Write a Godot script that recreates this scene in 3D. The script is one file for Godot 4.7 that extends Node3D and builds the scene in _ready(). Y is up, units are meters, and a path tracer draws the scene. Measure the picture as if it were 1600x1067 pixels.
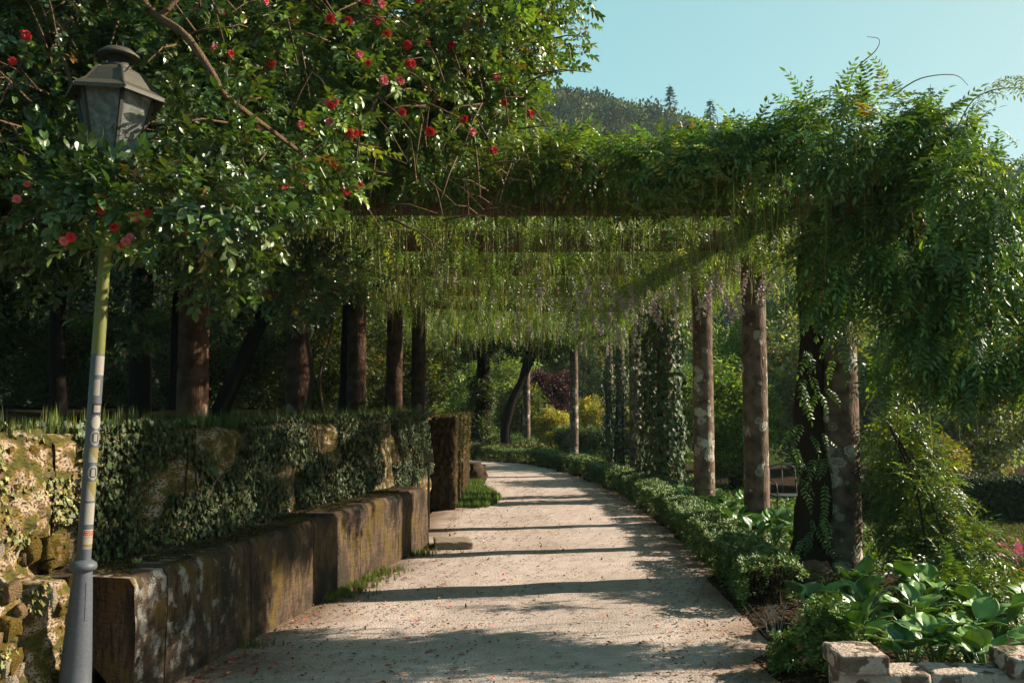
extends Node3D

var rng := RandomNumberGenerator.new()
var used := {}
var clump := FastNoiseLite.new()
var fine := FastNoiseLite.new()
var cam: Camera3D
var M := {}
var tones := {}

# ---------------------------------------------------------------- helpers
func V(x: float, y: float, d: float) -> Vector3:
	return Vector3(x, y, -d)

func rf(a: float, b: float) -> float:
	return rng.randf_range(a, b)

func rdir() -> Vector3:
	var v := Vector3(rng.randfn(), rng.randfn(), rng.randfn())
	return v.normalized() if v.length() > 0.01 else Vector3.UP

func lin(r: float, g: float, b: float) -> Color:
	return Color(r, g, b)

func numbered(n: String) -> String:
	if not used.has(n):
		used[n] = 0
		return n
	used[n] += 1
	return "%s_%03d" % [n, used[n]]

func thing(called: String, label: String, category: String, at := Vector3.ZERO, group := "") -> Node3D:
	var o := Node3D.new()
	o.name = numbered(called)
	add_child(o)
	o.position = at
	o.set_meta("label", label)
	o.set_meta("category", category)
	if group:
		o.set_meta("group", group)
	return o

# a part whose mesh was shaped in world coordinates (local = false) or round the thing's base (local = true)
func part(called: String, mesh: Mesh, m: Material, parent: Node3D, local := false) -> MeshInstance3D:
	var o := MeshInstance3D.new()
	o.name = called
	o.mesh = mesh
	o.material_override = m
	parent.add_child(o, true)
	if not local:
		o.position = -parent.position if parent.get_parent() == self else Vector3.ZERO
	return o

func solo(called: String, mesh: Mesh, m: Material, label: String, category: String) -> MeshInstance3D:
	var o := MeshInstance3D.new()
	o.name = numbered(called)
	o.mesh = mesh
	o.material_override = m
	add_child(o)
	o.set_meta("label", label)
	o.set_meta("category", category)
	return o

func setting(called: String, mesh: Mesh, m: Material, label: String) -> MeshInstance3D:
	var o := solo(called, mesh, m, label, called.replace("_", " "))
	o.set_meta("kind", "structure")
	return o

func stuff(called: String, mesh: Mesh, m: Material, xf: Array, cols: Array, parent: Node3D) -> MultiMeshInstance3D:
	var mm := MultiMesh.new()
	mm.transform_format = MultiMesh.TRANSFORM_3D
	mm.use_colors = true
	mm.mesh = mesh
	mm.instance_count = xf.size()
	for i in xf.size():
		mm.set_instance_transform(i, xf[i])
		mm.set_instance_color(i, cols[i])
	var o := MultiMeshInstance3D.new()
	o.multimesh = mm
	o.material_override = m
	o.set_meta("kind", "stuff")
	if parent == self:
		o.name = numbered(called)
		add_child(o)
	else:
		o.name = called
		parent.add_child(o, true)
		o.position = -parent.position if parent.get_parent() == self else Vector3.ZERO
	return o

func lone_stuff(called: String, label: String, category: String, mesh: Mesh, m: Material, xf: Array, cols: Array) -> void:
	var o := stuff(called, mesh, m, xf, cols, self)
	o.set_meta("label", label)
	o.set_meta("category", category)

func newst(smooth := true) -> SurfaceTool:
	var st := SurfaceTool.new()
	st.begin(Mesh.PRIMITIVE_TRIANGLES)
	st.set_smooth_group(0 if smooth else 0xFFFFFFFF)
	st.set_color(Color.WHITE)
	st.set_uv(Vector2.ZERO)
	return st

func fin(st: SurfaceTool) -> ArrayMesh:
	st.generate_normals()
	st.index()
	return st.commit()

func tri(st: SurfaceTool, a: Vector3, b: Vector3, c: Vector3) -> void:
	st.add_vertex(a)
	st.add_vertex(b)
	st.add_vertex(c)

func quad(st: SurfaceTool, a: Vector3, b: Vector3, c: Vector3, d: Vector3) -> void:
	tri(st, a, b, c)
	tri(st, a, c, d)

func uvquad(st: SurfaceTool, p: Array, u: Array) -> void:
	for k in [0, 1, 2, 0, 2, 3]:
		st.set_uv(u[k])
		st.add_vertex(p[k])

func zbasis(z: Vector3, up := Vector3.UP) -> Basis:
	z = z.normalized()
	var x := up.cross(z)
	if x.length() < 0.05:
		x = Vector3.RIGHT.cross(z)
	x = x.normalized()
	return Basis(x, z.cross(x), z)

func tube(st: SurfaceTool, pts: Array, radii: Array, sides := 6, rough := 0.0) -> void:
	var rings := []
	for i in pts.size():
		var a: Vector3 = pts[maxi(i - 1, 0)]
		var b: Vector3 = pts[mini(i + 1, pts.size() - 1)]
		var bs := zbasis(b - a, Vector3(0.13, 0.2, 0.97) if absf((b - a).normalized().y) > 0.6 else Vector3.UP)
		var ring := []
		for s in sides:
			var an := TAU * s / sides
			var r: float = radii[i]
			if rough > 0.0:
				r *= 1.0 + rough * fine.get_noise_3d(s * 31.0, i * 17.0, pts[0].x * 50.0)
			ring.append(pts[i] + (bs.x * cos(an) + bs.y * sin(an)) * r)
		rings.append(ring)
	for i in pts.size() - 1:
		for s in sides:
			var t := (s + 1) % sides
			quad(st, rings[i][s], rings[i + 1][s], rings[i + 1][t], rings[i][t])
	for s in range(1, sides - 1):
		tri(st, rings[0][0], rings[0][s], rings[0][s + 1])
		var l: Array = rings[pts.size() - 1]
		tri(st, l[0], l[s + 1], l[s])

func smooth_pts(pts: Array, n := 4) -> Array:
	var c := Curve3D.new()
	for i in pts.size():
		var t: Vector3 = (pts[mini(i + 1, pts.size() - 1)] - pts[maxi(i - 1, 0)]) / 6.0
		c.add_point(pts[i], -t, t)
	var out := []
	for i in (pts.size() - 1) * n + 1:
		out.append(c.sample(mini(i / n, pts.size() - 2), float(i) / n - mini(i / n, pts.size() - 2)))
	return out

func taper(a: float, b: float, n: int) -> Array:
	var out := []
	for i in n:
		out.append(lerpf(a, b, float(i) / maxi(n - 1, 1)))
	return out

# a lathe round the y axis: profile of Vector2(radius, height)
func lathe(st: SurfaceTool, prof: Array, sides := 24, at := Vector3.ZERO) -> void:
	for i in prof.size() - 1:
		for s in sides:
			var a := TAU * s / sides
			var b := TAU * (s + 1) / sides
			var p: Vector2 = prof[i]
			var q: Vector2 = prof[i + 1]
			var c := [at + Vector3(cos(a) * p.x, p.y, sin(a) * p.x), at + Vector3(cos(a) * q.x, q.y, sin(a) * q.x), at + Vector3(cos(b) * q.x, q.y, sin(b) * q.x), at + Vector3(cos(b) * p.x, p.y, sin(b) * p.x)]
			uvquad(st, c, [Vector2(float(s) / sides, p.y), Vector2(float(s) / sides, q.y), Vector2(float(s + 1) / sides, q.y), Vector2(float(s + 1) / sides, p.y)])

# a block with softened, uneven edges, standing on y0
func rough_block(st: SurfaceTool, sx: float, sy: float, sz: float, bev: float, wob: float, seedx: float, xf := Transform3D(), n := 6) -> void:
	var pt := func(u: float, v: float, w: float) -> Vector3:
		var p := Vector3(u * sx * 0.5, v * sy * 0.5, w * sz * 0.5)
		var c := Vector3(clampf(p.x, -sx * 0.5 + bev, sx * 0.5 - bev), clampf(p.y, -sy * 0.5 + bev, sy * 0.5 - bev), clampf(p.z, -sz * 0.5 + bev, sz * 0.5 - bev))
		var d := p - c
		if d.length() > 0.0001:
			p = c + d.normalized() * bev
		var nn := (p + Vector3(seedx, 0, 0)) * 60.0
		p += Vector3(fine.get_noise_3d(nn.x, nn.y, nn.z), fine.get_noise_3d(nn.x + 300, nn.y, nn.z), fine.get_noise_3d(nn.x, nn.y + 300, nn.z)) * wob
		return xf * p
	var cuts := [-1.0]
	for i in range(0, n + 1):
		cuts.append(lerpf(-0.9, 0.9, float(i) / n))
	cuts.append(1.0)
	for f in 6:
		for i in cuts.size() - 1:
			for j in cuts.size() - 1:
				var q := []
				for k in [[i, j], [i + 1, j], [i + 1, j + 1], [i, j + 1]]:
					var a: float = cuts[k[0]]
					var b: float = cuts[k[1]]
					match f:
						0: q.append(pt.call(1.0, a, b))
						1: q.append(pt.call(-1.0, b, a))
						2: q.append(pt.call(b, 1.0, a))
						3: q.append(pt.call(a, -1.0, b))
						4: q.append(pt.call(a, b, 1.0))
						5: q.append(pt.call(b, a, -1.0))
				quad(st, q[0], q[1], q[2], q[3])

# one leaf blade along +z with its back up (+y); widths are half widths at even stations
func blade(st: SurfaceTool, t: Transform3D, length: float, width: float, droop: float, fold: float, shape: Array, tint: float) -> void:
	st.set_color(Color(tint, tint, tint))
	var n := shape.size() - 1
	var pl: Vector3
	var pc: Vector3
	var pr: Vector3
	for i in n + 1:
		var s := float(i) / n
		var c := Vector3(0, -droop * s * s * length, s * length * (1.0 - 0.25 * droop * s))
		var w: float = shape[i] * width * 0.5
		var l := t * (c + Vector3(-w, fold * w, 0))
		var r := t * (c + Vector3(w, fold * w, 0))
		var m := t * c
		if i > 0:
			if shape[i - 1] == 0.0:
				tri(st, pc, l, m)
				tri(st, pc, m, r)
			elif shape[i] == 0.0:
				tri(st, pl, m, pc)
				tri(st, pc, m, pr)
			else:
				quad(st, pl, l, m, pc)
				quad(st, pc, m, r, pr)
		pl = l
		pc = m
		pr = r

func lerp_poly(pts: Array, d: float) -> float:
	for i in pts.size() - 1:
		if d <= pts[i + 1][0] or i == pts.size() - 2:
			return lerpf(pts[i][1], pts[i + 1][1], (d - pts[i][0]) / (pts[i + 1][0] - pts[i][0]))
	return pts[0][1]

func in_frame(p: Vector3) -> bool:
	var q := cam.global_transform.affine_inverse() * p
	return q.z < -0.5 and absf(q.x / q.z) < 0.545 and absf(q.y / q.z) < 0.363

func tone(base: Color, spread: float, yellow := 0.0) -> Color:
	var k := exp(rng.randfn() * spread)
	var y := maxf(0.0, rng.randfn() * yellow)
	return Color(base.r * k * (1.0 + y * 1.6), base.g * k * (1.0 + y * 0.6), base.b * k)

# leaves: the nearest in view become parts of their own, the rest one instanced part per mesh variant
func foliage(parent: Node3D, xf: Array, cols: Array, meshes: Array, mname: String, singles: int, one: String, many: String) -> void:
	var order := range(xf.size())
	var single := {}
	if singles > 0:
		var near := []
		for i in xf.size():
			if in_frame(xf[i].origin):
				near.append([(xf[i].origin - cam.position).length(), i])
		near.sort_custom(func(a, b): return a[0] < b[0])
		for k in mini(singles, near.size()):
			var i: int = near[k][1]
			single[i] = true
			var c: Color = cols[i]
			var key := "%s_%d_%d" % [mname, int(log(c.g) * 4.0), int(c.r / c.g * 5.0)]
			if not tones.has(key):
				var m2: StandardMaterial3D = M[mname].duplicate()
				m2.albedo_color = c.linear_to_srgb()
				m2.resource_name = key
				tones[key] = m2
			var o := part(one, meshes[i % meshes.size()], tones[key], parent, true)
			o.transform = Transform3D(xf[i].basis, xf[i].origin - parent.position)
	for v in meshes.size():
		var x2 := []
		var c2 := []
		for i in order:
			if i % meshes.size() == v and not single.has(i):
				x2.append(xf[i])
				c2.append(cols[i])
		if x2.size():
			stuff(many, meshes[v], M[mname], x2, c2, parent)

# ---------------------------------------------------------------- materials
func noise_tex(sd: int, freq: float, oct: int, lo: Color, hi: Color, size := 512) -> NoiseTexture2D:
	var n := FastNoiseLite.new()
	n.seed = sd
	n.noise_type = FastNoiseLite.TYPE_SIMPLEX_SMOOTH
	n.frequency = freq
	n.fractal_octaves = oct
	n.fractal_gain = 0.6
	var t := NoiseTexture2D.new()
	t.width = size
	t.height = size
	t.seamless = true
	t.noise = n
	var g := Gradient.new()
	g.set_color(0, lo)
	g.set_color(1, hi)
	t.color_ramp = g
	return t

func mat(called: String, rough := 0.9, spec := 0.3, tex: Texture2D = null, scale := 1.0, height: Texture2D = null, hscale := 1.0) -> StandardMaterial3D:
	var m := StandardMaterial3D.new()
	m.resource_name = called
	m.vertex_color_use_as_albedo = true
	m.roughness = rough
	m.metallic_specular = spec
	m.cull_mode = BaseMaterial3D.CULL_DISABLED
	if tex or height:
		m.uv1_triplanar = true
		m.uv1_world_triplanar = true
		m.uv1_scale = Vector3.ONE * scale
	if tex:
		m.albedo_texture = tex
	if height:
		m.heightmap_enabled = true
		m.heightmap_texture = height
		m.heightmap_scale = hscale
	M[called] = m
	return m

func leafmat(called: String, rough: float, spec: float, back: float) -> void:
	var m := mat(called, rough, spec)
	m.backlight_enabled = true
	m.backlight = Color(back, back, back * 0.45)

func img_mat(called: String, im: Image, rough: float, height: Texture2D = null, hscale := 1.0) -> StandardMaterial3D:
	var m := StandardMaterial3D.new()
	m.resource_name = called
	m.albedo_texture = ImageTexture.create_from_image(im)
	m.roughness = rough
	m.metallic_specular = 0.25
	m.cull_mode = BaseMaterial3D.CULL_DISABLED
	if height:
		m.heightmap_enabled = true
		m.heightmap_texture = height
		m.heightmap_scale = hscale
	M[called] = m
	return m

func sr(c: Color) -> Color:
	return c.linear_to_srgb()

func mix3(a: Color, b: Color, t: float) -> Color:
	return a.lerp(b, clampf(t, 0.0, 1.0))

func gravel_image() -> Image:
	var s := 1024
	var im := Image.create(s, s, false, Image.FORMAT_RGB8)
	var r2 := RandomNumberGenerator.new()
	r2.seed = 5
	var n := FastNoiseLite.new()
	n.frequency = 0.012
	n.fractal_octaves = 4
	for y in s:
		for x in s:
			var wx := float(x) / s
			var k := n.get_noise_2d(x, y) * (1.0 - smoothstep(0.9, 1.0, wx)) + n.get_noise_2d(x - s, y) * smoothstep(0.9, 1.0, wx)
			var g := r2.randf()
			var v := 0.33 + 0.07 * k + (g - 0.5) * 0.17
			if g > 0.98:
				v += 0.13
			elif g < 0.05:
				v *= 0.55
			im.set_pixel(x, y, sr(Color(v * 1.1, v * 0.925, v * 0.845)))
	return im

func pillar_image(count: int) -> Image:
	var w := 256
	var h := 1024
	var im := Image.create(w, h, false, Image.FORMAT_RGB8)
	var n := FastNoiseLite.new()
	n.frequency = 0.02
	n.fractal_octaves = 5
	var n2 := FastNoiseLite.new()
	n2.seed = 9
	n2.frequency = 0.25
	var spots := []
	for i in count:
		var y := rf(0.0, 1.0)
		y = y * y * y * 0.8 + 0.03
		var big := rng.randf() < 0.3
		var cx := rf(0, w)
		for k in (rng.randi() % 5 if big else 1):
			spots.append([fposmod(cx + rf(-16, 16) * k, w), y * h + rf(-22, 22) * k, rf(9, 21) if big else rf(1.5, 6), rng.randf() < 0.5, rf(0.35, 1.0)])
	for y in h:
		var near := []
		for s in spots:
			if absf(s[1] - y) < s[2] * 1.5:
				near.append(s)
		for x in w:
			var a := TAU * x / w
			var k := n.get_noise_3d(cos(a) * 40.0, sin(a) * 40.0, y)
			var g := n2.get_noise_3d(cos(a) * 40.0, sin(a) * 40.0, y)
			var c := mix3(Color(0.055, 0.034, 0.023), Color(0.16, 0.112, 0.082), 0.5 + k * 1.1 + g * 0.35)
			for s in near:
				var dx := absf(s[0] - x)
				dx = minf(dx, w - dx)
				var q = sqrt(dx * dx + (s[1] - y) * (s[1] - y)) / s[2] + k * 1.1 + g * 0.4
				if q < 1.0:
					var ring := 1.0
					if s[3]:
						ring = 0.25 + 0.75 * smoothstep(0.45, 0.62, q)
						if q < 0.22:
							ring = 0.9
					c = mix3(c, Color(0.46, 0.43, 0.35) * (0.85 + g * 0.3), ring * s[4] * smoothstep(1.0, 0.86, q))
			im.set_pixel(x, h - 1 - y, sr(c))
	return im

func streak_image() -> Image:
	var w := 2048
	var h := 384
	var im := Image.create(w, h, false, Image.FORMAT_RGB8)
	var st := FastNoiseLite.new()
	st.frequency = 0.06
	st.fractal_octaves = 4
	var bl := FastNoiseLite.new()
	bl.seed = 3
	bl.frequency = 0.012
	bl.fractal_octaves = 3
	var fn := FastNoiseLite.new()
	fn.seed = 8
	fn.frequency = 0.35
	var sp := FastNoiseLite.new()
	sp.seed = 21
	sp.noise_type = FastNoiseLite.TYPE_CELLULAR
	sp.frequency = 0.045
	for yy in h:
		for xx in w:
			var x := xx * 0.5
			var y := yy * 0.5
			var s := 0.6 * st.get_noise_2d(x, y * 0.3) + 0.45 * fn.get_noise_2d(x * 0.4 + 900.0, y * 0.16)
			var b := bl.get_noise_2d(x, y * 0.8)
			var f := fn.get_noise_2d(xx * 1.3, yy * 0.9)
			var c := mix3(Color(0.04, 0.027, 0.018), Color(0.19, 0.125, 0.078), 0.45 + s * 1.2 + f * 0.7)
			c = mix3(c, Color(0.12, 0.08, 0.018), smoothstep(0.08, 0.45, b + s * 0.4) * 0.75)
			c = mix3(c, Color(0.03, 0.026, 0.02), smoothstep(0.05, 0.4, -b + s * 0.6) * 0.8)
			var spot := sp.get_noise_2d(x * 1.2, y) + 0.25 * f
			var here := smoothstep(300.0, 60.0, x) * smoothstep(150.0, 20.0, absf(y - 95.0)) + 0.18
			if spot < -0.86 + 0.2 * here and bl.get_noise_2d(x * 2.0 + 500.0, y * 2.0) > 0.15 - here * 0.35:
				c = mix3(c, Color(0.4, 0.39, 0.36), 0.3 + 0.45 * here)
			# joints between the blocks of the bench
			im.set_pixel(xx, yy, sr(c * 0.56))
	return im

func moss_image() -> Image:
	var w := 1024
	var h := 640
	var im := Image.create(w, h, false, Image.FORMAT_RGB8)
	var a := FastNoiseLite.new()
	a.frequency = 0.02
	a.fractal_octaves = 5
	var b := FastNoiseLite.new()
	b.seed = 4
	b.frequency = 0.03
	b.fractal_octaves = 4
	var f := FastNoiseLite.new()
	f.seed = 7
	f.frequency = 0.16
	f.fractal_octaves = 3
	for y in h:
		for x in w:
			var p := a.get_noise_2d(x, y)
			var q := b.get_noise_2d(x, y)
			var g := f.get_noise_2d(x, y)
			var c := mix3(Color(0.10, 0.066, 0.03), Color(0.36, 0.25, 0.15), 0.45 + p * 1.2 + g * 0.9)
			c = mix3(c, Color(0.17, 0.115, 0.016), smoothstep(-0.1, 0.2, q + 0.45 * g) * 0.8)
			c = mix3(c, Color(0.38, 0.31, 0.23), smoothstep(0.18, 0.4, p - q * 0.35 + 0.3 * g) * 0.7)
			c = mix3(c, Color(0.05, 0.06, 0.013), smoothstep(0.1, 0.3, -p + 0.5 * q + 0.5 * g) * 0.8)
			c = mix3(c, Color(0.03, 0.02, 0.012), smoothstep(0.2, 0.4, -g + 0.3 * p) * 0.9)
			c = c * 0.72
			im.set_pixel(x, y, sr(c))
	return im

func stain_image() -> Image:
	var s := 512
	var im := Image.create(s, s, false, Image.FORMAT_RGB8)
	var a := FastNoiseLite.new()
	a.frequency = 0.012
	a.fractal_octaves = 5
	var f := FastNoiseLite.new()
	f.seed = 12
	f.frequency = 0.2
	for y in s:
		for x in s:
			var p := a.get_noise_2d(x, y)
			var g := f.get_noise_2d(x, y)
			var c := mix3(Color(0.3, 0.235, 0.19), Color(0.46, 0.38, 0.325), 0.5 + p + g * 0.5)
			c = mix3(c, Color(0.07, 0.045, 0.028), smoothstep(0.02, 0.16, p + g * 0.12) * 0.92)
			im.set_pixel(x, y, sr(c))
	return im

func materials() -> void:
	var grain := noise_tex(1, 0.05, 5, Color(0.45, 0.45, 0.45), Color.WHITE)
	var bumps := noise_tex(2, 0.06, 5, Color.BLACK, Color.WHITE)
	mat("soil", 1.0, 0.1, grain, 0.6, bumps, 4.0)
	mat("lawn", 1.0, 0.1, grain, 1.2, bumps, 3.0)
	mat("bark", 0.95, 0.2, grain, 3.0, bumps, 2.0)
	mat("stone", 0.95, 0.2, grain, 2.5, bumps, 1.2)
	mat("beam_wood", 0.9, 0.2, grain, 2.0, bumps, 1.5)
	mat("twig", 0.8, 0.3)
	mat("stalk", 0.7, 0.3)
	M["stalk"].backlight_enabled = true
	M["stalk"].backlight = Color(0.5, 0.5, 0.2)
	leafmat("wisteria_leaf", 0.4, 0.5, 0.9)
	leafmat("camellia_leaf", 0.35, 0.5, 0.75)
	leafmat("ivy_leaf", 0.55, 0.35, 0.35)
	leafmat("box_leaf", 0.5, 0.4, 0.6)
	leafmat("tree_leaf", 0.5, 0.4, 0.95)
	leafmat("forest_leaf", 0.95, 0.1, 0.4)
	leafmat("bergenia_leaf", 0.42, 0.45, 0.55)
	leafmat("grass_blade", 0.6, 0.3, 0.7)
	leafmat("petal", 0.6, 0.3, 0.6)
	mat("litter", 0.8, 0.2)
	mat("paint", 0.55, 0.4, noise_tex(5, 0.04, 5, Color(0.72, 0.72, 0.72), Color.WHITE), 3.0)
	mat("sticker", 0.65, 0.3, noise_tex(15, 0.05, 5, Color(0.5, 0.48, 0.44), Color.WHITE), 9.0)
	mat("rusty_metal", 0.6, 0.4, noise_tex(6, 0.03, 5, Color(0.35, 0.33, 0.3), Color.WHITE), 5.0)
	var gl := mat("frosted_pane", 0.35, 0.5, noise_tex(7, 0.02, 4, Color(0.55, 0.56, 0.52), Color.WHITE), 2.0)
	gl.roughness = 0.15
	var pm := mat("gravel", 1.0, 0.12, ImageTexture.create_from_image(gravel_image()), 0.34, noise_tex(8, 0.3, 4, Color.BLACK, Color.WHITE), 0.8)
	pm.vertex_color_use_as_albedo = true
	img_mat("pillar_stone", pillar_image(130), 0.95, bumps, 0.8)
	img_mat("pillar_plain", pillar_image(9), 0.95, bumps, 0.8)
	img_mat("bench_stone", streak_image(), 0.92, bumps, 0.8)
	var mi := moss_image()
	mat("mossy_tri", 1.0, 0.15, ImageTexture.create_from_image(mi), 0.5, noise_tex(13, 0.05, 5, Color.BLACK, Color.WHITE), 2.0)
	img_mat("mossy_stone", mi, 1.0, noise_tex(13, 0.05, 5, Color.BLACK, Color.WHITE), 3.0)
	mat("planter_stone", 0.95, 0.2, ImageTexture.create_from_image(stain_image()), 1.1, bumps, 1.0)

# ---------------------------------------------------------------- leaf meshes
var wisteria := []
var sprigs := []       # camellia: whole sprigs
var sprig_leaves := [] # and the places of their leaves
var camellia_leaves := []
var hedge_tufts := []
var ivy := []
var clumps := []
var tuft: ArrayMesh
var bergenia := []

func wisteria_leaf(sd: int) -> ArrayMesh:
	rng.seed = sd
	var st := newst(false)
	var n := 6
	var L := 0.25
	var p := []
	for i in n + 2:
		var s := float(i) / (n + 1)
		p.append(Vector3(0.02 * sin(s * 2.0 + sd), -0.09 * s * s, L * s * (1 - 0.1 * s)))
	st.set_color(Color(0.9, 0.8, 0.6))
	for i in n + 1:
		quad(st, p[i] + Vector3(-0.0016, 0, 0), p[i + 1] + Vector3(-0.001, 0, 0), p[i + 1] + Vector3(0.001, 0, 0), p[i] + Vector3(0.0016, 0, 0))
	var sh := [0.0, 0.95, 0.75, 0.0]
	for i in range(1, n + 1):
		for s in [-1, 1]:
			var z := Vector3(s * 0.9, rf(-0.55, -0.05), rf(0.35, 0.7))
			var l := 0.064 * (1.0 - 0.3 * absf(i - 3.0) / 3.0) * rf(0.85, 1.1)
			blade(st, Transform3D(zbasis(z, Vector3(rf(-0.3, 0.3), 1, rf(-0.3, 0.3))), p[i]), l, l * 0.36, rf(0.05, 0.35), 0.25, sh, rf(0.8, 1.1))
	blade(st, Transform3D(zbasis(p[n + 1] - p[n]), p[n + 1]), 0.06, 0.022, 0.2, 0.2, sh, 1.05)
	return fin(st)

func camellia_sprig(sd: int) -> Array:
	rng.seed = sd
	var st := newst(false)
	var places := []
	var shp := [0.0, 0.78, 1.0, 0.72, 0.0]
	st.set_color(Color(2.2, 1.1, 0.8))
	for k in 3:
		var a := TAU * k / 3.0
		var b := TAU * (k + 1) / 3.0
		quad(st, Vector3(cos(a), sin(a), 0) * 0.0028, Vector3(cos(a) * 0.0015, sin(a) * 0.0015, 0.17), Vector3(cos(b) * 0.0015, sin(b) * 0.0015, 0.17), Vector3(cos(b), sin(b), 0) * 0.0028)
	for i in 8:
		var s := i / 7.0
		var an := i * 2.4 + rf(-0.4, 0.4)
		var out := Vector3(cos(an), sin(an) * 0.6 + 0.15, lerpf(0.35, 1.3, s))
		var t := Transform3D(zbasis(out, Vector3(rf(-0.3, 0.3), 1.0, 0.4)), Vector3(0, 0, 0.03 + 0.14 * s))
		t = t.scaled_local(Vector3.ONE * rf(0.75, 1.1))
		places.append(t)
		blade(st, t, 0.088, 0.044, rf(0.1, 0.3), 0.22, shp, rf(0.75, 1.15))
	return [fin(st), places]

func make_leaves() -> void:
	for k in 3:
		wisteria.append(wisteria_leaf(100 + k))
	for k in 3:
		var s := camellia_sprig(200 + k)
		sprigs.append(s[0])
		sprig_leaves.append(s[1])
	rng.seed = 31
	for k in 3:
		var st := newst(false)
		blade(st, Transform3D(), 0.088, 0.042 + 0.004 * k, 0.12 + 0.1 * k, 0.22, [0.0, 0.62, 0.95, 1.0, 0.7, 0.0], 1.0)
		camellia_leaves.append(fin(st))
	for k in 2:
		var st := newst(false)
		for i in 12:
			var d := rdir()
			d.y = absf(d.y) * 0.8 + 0.1
			blade(st, Transform3D(zbasis(d + rdir() * 0.5), d * rf(0.0, 0.035)), rf(0.02, 0.032), rf(0.011, 0.016), 0.2, 0.2, [0.0, 1.0, 0.0], rf(0.75, 1.15))
		hedge_tufts.append(fin(st))
	for k in 2:
		var st := newst(false)
		# a lobed ivy leaf lying in the xz plane
		st.set_color(Color.WHITE)
		var rim := [[0.0, 0.0], [0.5, -0.12], [0.34, 0.3], [0.62, 0.42], [0.26, 0.62], [0.0, 1.05]]
		for s in [-1.0, 1.0]:
			for i in rim.size() - 1:
				tri(st, Vector3(0, 0.0, 0.35) * 0.06, Vector3(s * rim[i][0], 0.14 * rim[i][0], rim[i][1]) * 0.06, Vector3(s * rim[i + 1][0], 0.14 * rim[i + 1][0], rim[i + 1][1]) * 0.06)
		ivy.append(fin(st))
	for k in 3:
		var st := newst(false)
		for i in 26:
			var d := rdir()
			var z := d + rdir() * 0.6 + Vector3(0, -0.25, 0)
			blade(st, Transform3D(zbasis(z, rdir()), d * rf(0.02, 0.16)), rf(0.06, 0.1), rf(0.03, 0.045), 0.2, 0.15, [0.0, 1.0, 0.0], rf(0.7, 1.2))
		clumps.append(fin(st))
	var st := newst(false)
	for i in 14:
		var a := rf(0, TAU)
		var z := Vector3(cos(a) * rf(0.1, 0.6), 1.0, sin(a) * rf(0.1, 0.6))
		blade(st, Transform3D(zbasis(z, Vector3(cos(a), 0.2, sin(a))), Vector3(cos(a), 0, sin(a)) * rf(0, 0.03)), rf(0.06, 0.15), 0.006, rf(0.1, 0.5), 0.1, [0.8, 1.0, 0.0], rf(0.8, 1.2))
	tuft = fin(st)
	for k in 3:
		bergenia.append(bergenia_leaf(k))

func bergenia_leaf(k: int) -> ArrayMesh:
	rng.seed = 400 + k
	var st := newst(true)
	var nu := 8
	var nv := 4
	var prof := [0.28, 0.66, 0.9, 1.0, 1.0, 0.94, 0.8, 0.55, 0.12]
	var L := 0.165
	var W := 0.145 + 0.012 * k
	var pt := func(i: int, j: int) -> Vector3:
		var s := float(i) / nu
		var u := float(j) / nv
		var w: float = prof[i] * W * 0.5
		return Vector3(u * w, 0.16 * w * u * u * 2.0 + 0.007 * sin(s * 11.0 + u * 3.0 + k) * absf(u) + (0.006 * cos(u * 9.0)), s * L) + Vector3(0, -0.05 * s * s * (1.0 + 0.6 * k), 0)
	for i in nu:
		for j in range(-nv, nv):
			var edge := absf(j + 0.5) / nv
			var c := 0.92 + 0.1 * edge
			if j == -1 or j == 0:
				c = 1.25
			elif (i * 2 + absi(j)) % 3 == 0:
				c = 1.08
			st.set_color(Color(c, c, c * 0.95))
			quad(st, pt.call(i, j), pt.call(i + 1, j), pt.call(i + 1, j + 1), pt.call(i, j + 1))
	return fin(st)

# leaf places on and in an ellipsoid; dir mixes outward, random and down
func shell(xf: Array, cols: Array, e: Array, n: int, inner: float, base: Color, spread: float, yellow: float, size: float, down: float, gap := 0.12, keep = null) -> void:
	var c := V(e[0], e[1], e[2])
	var r := Vector3(e[3], e[4], e[5])
	for i in n:
		var d := rdir()
		var k := lerpf(inner, 1.0, pow(rng.randf(), 0.6))
		var p := c + d * r * k
		var q := p * 13.0
		if clump.get_noise_3dv(q) < -gap - 0.3 * (1.0 - k):
			continue
		p += d * r * clump.get_noise_3dv(p * 7.0 + Vector3(40, 0, 0)) * 0.3
		if keep != null and not keep.call(p):
			continue
		var z := d * 0.8 + rdir() * 0.7 + Vector3(0, -down, 0)
		xf.append(Transform3D(zbasis(z, Vector3.UP + rdir() * 0.5).scaled(Vector3.ONE * size * rf(0.55, 1.3)), p))
		cols.append(tone(base, spread, yellow) if rng.randf() > 0.022 else tone(Color(0.2, 0.12, 0.035), 0.3, 0.2))

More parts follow.
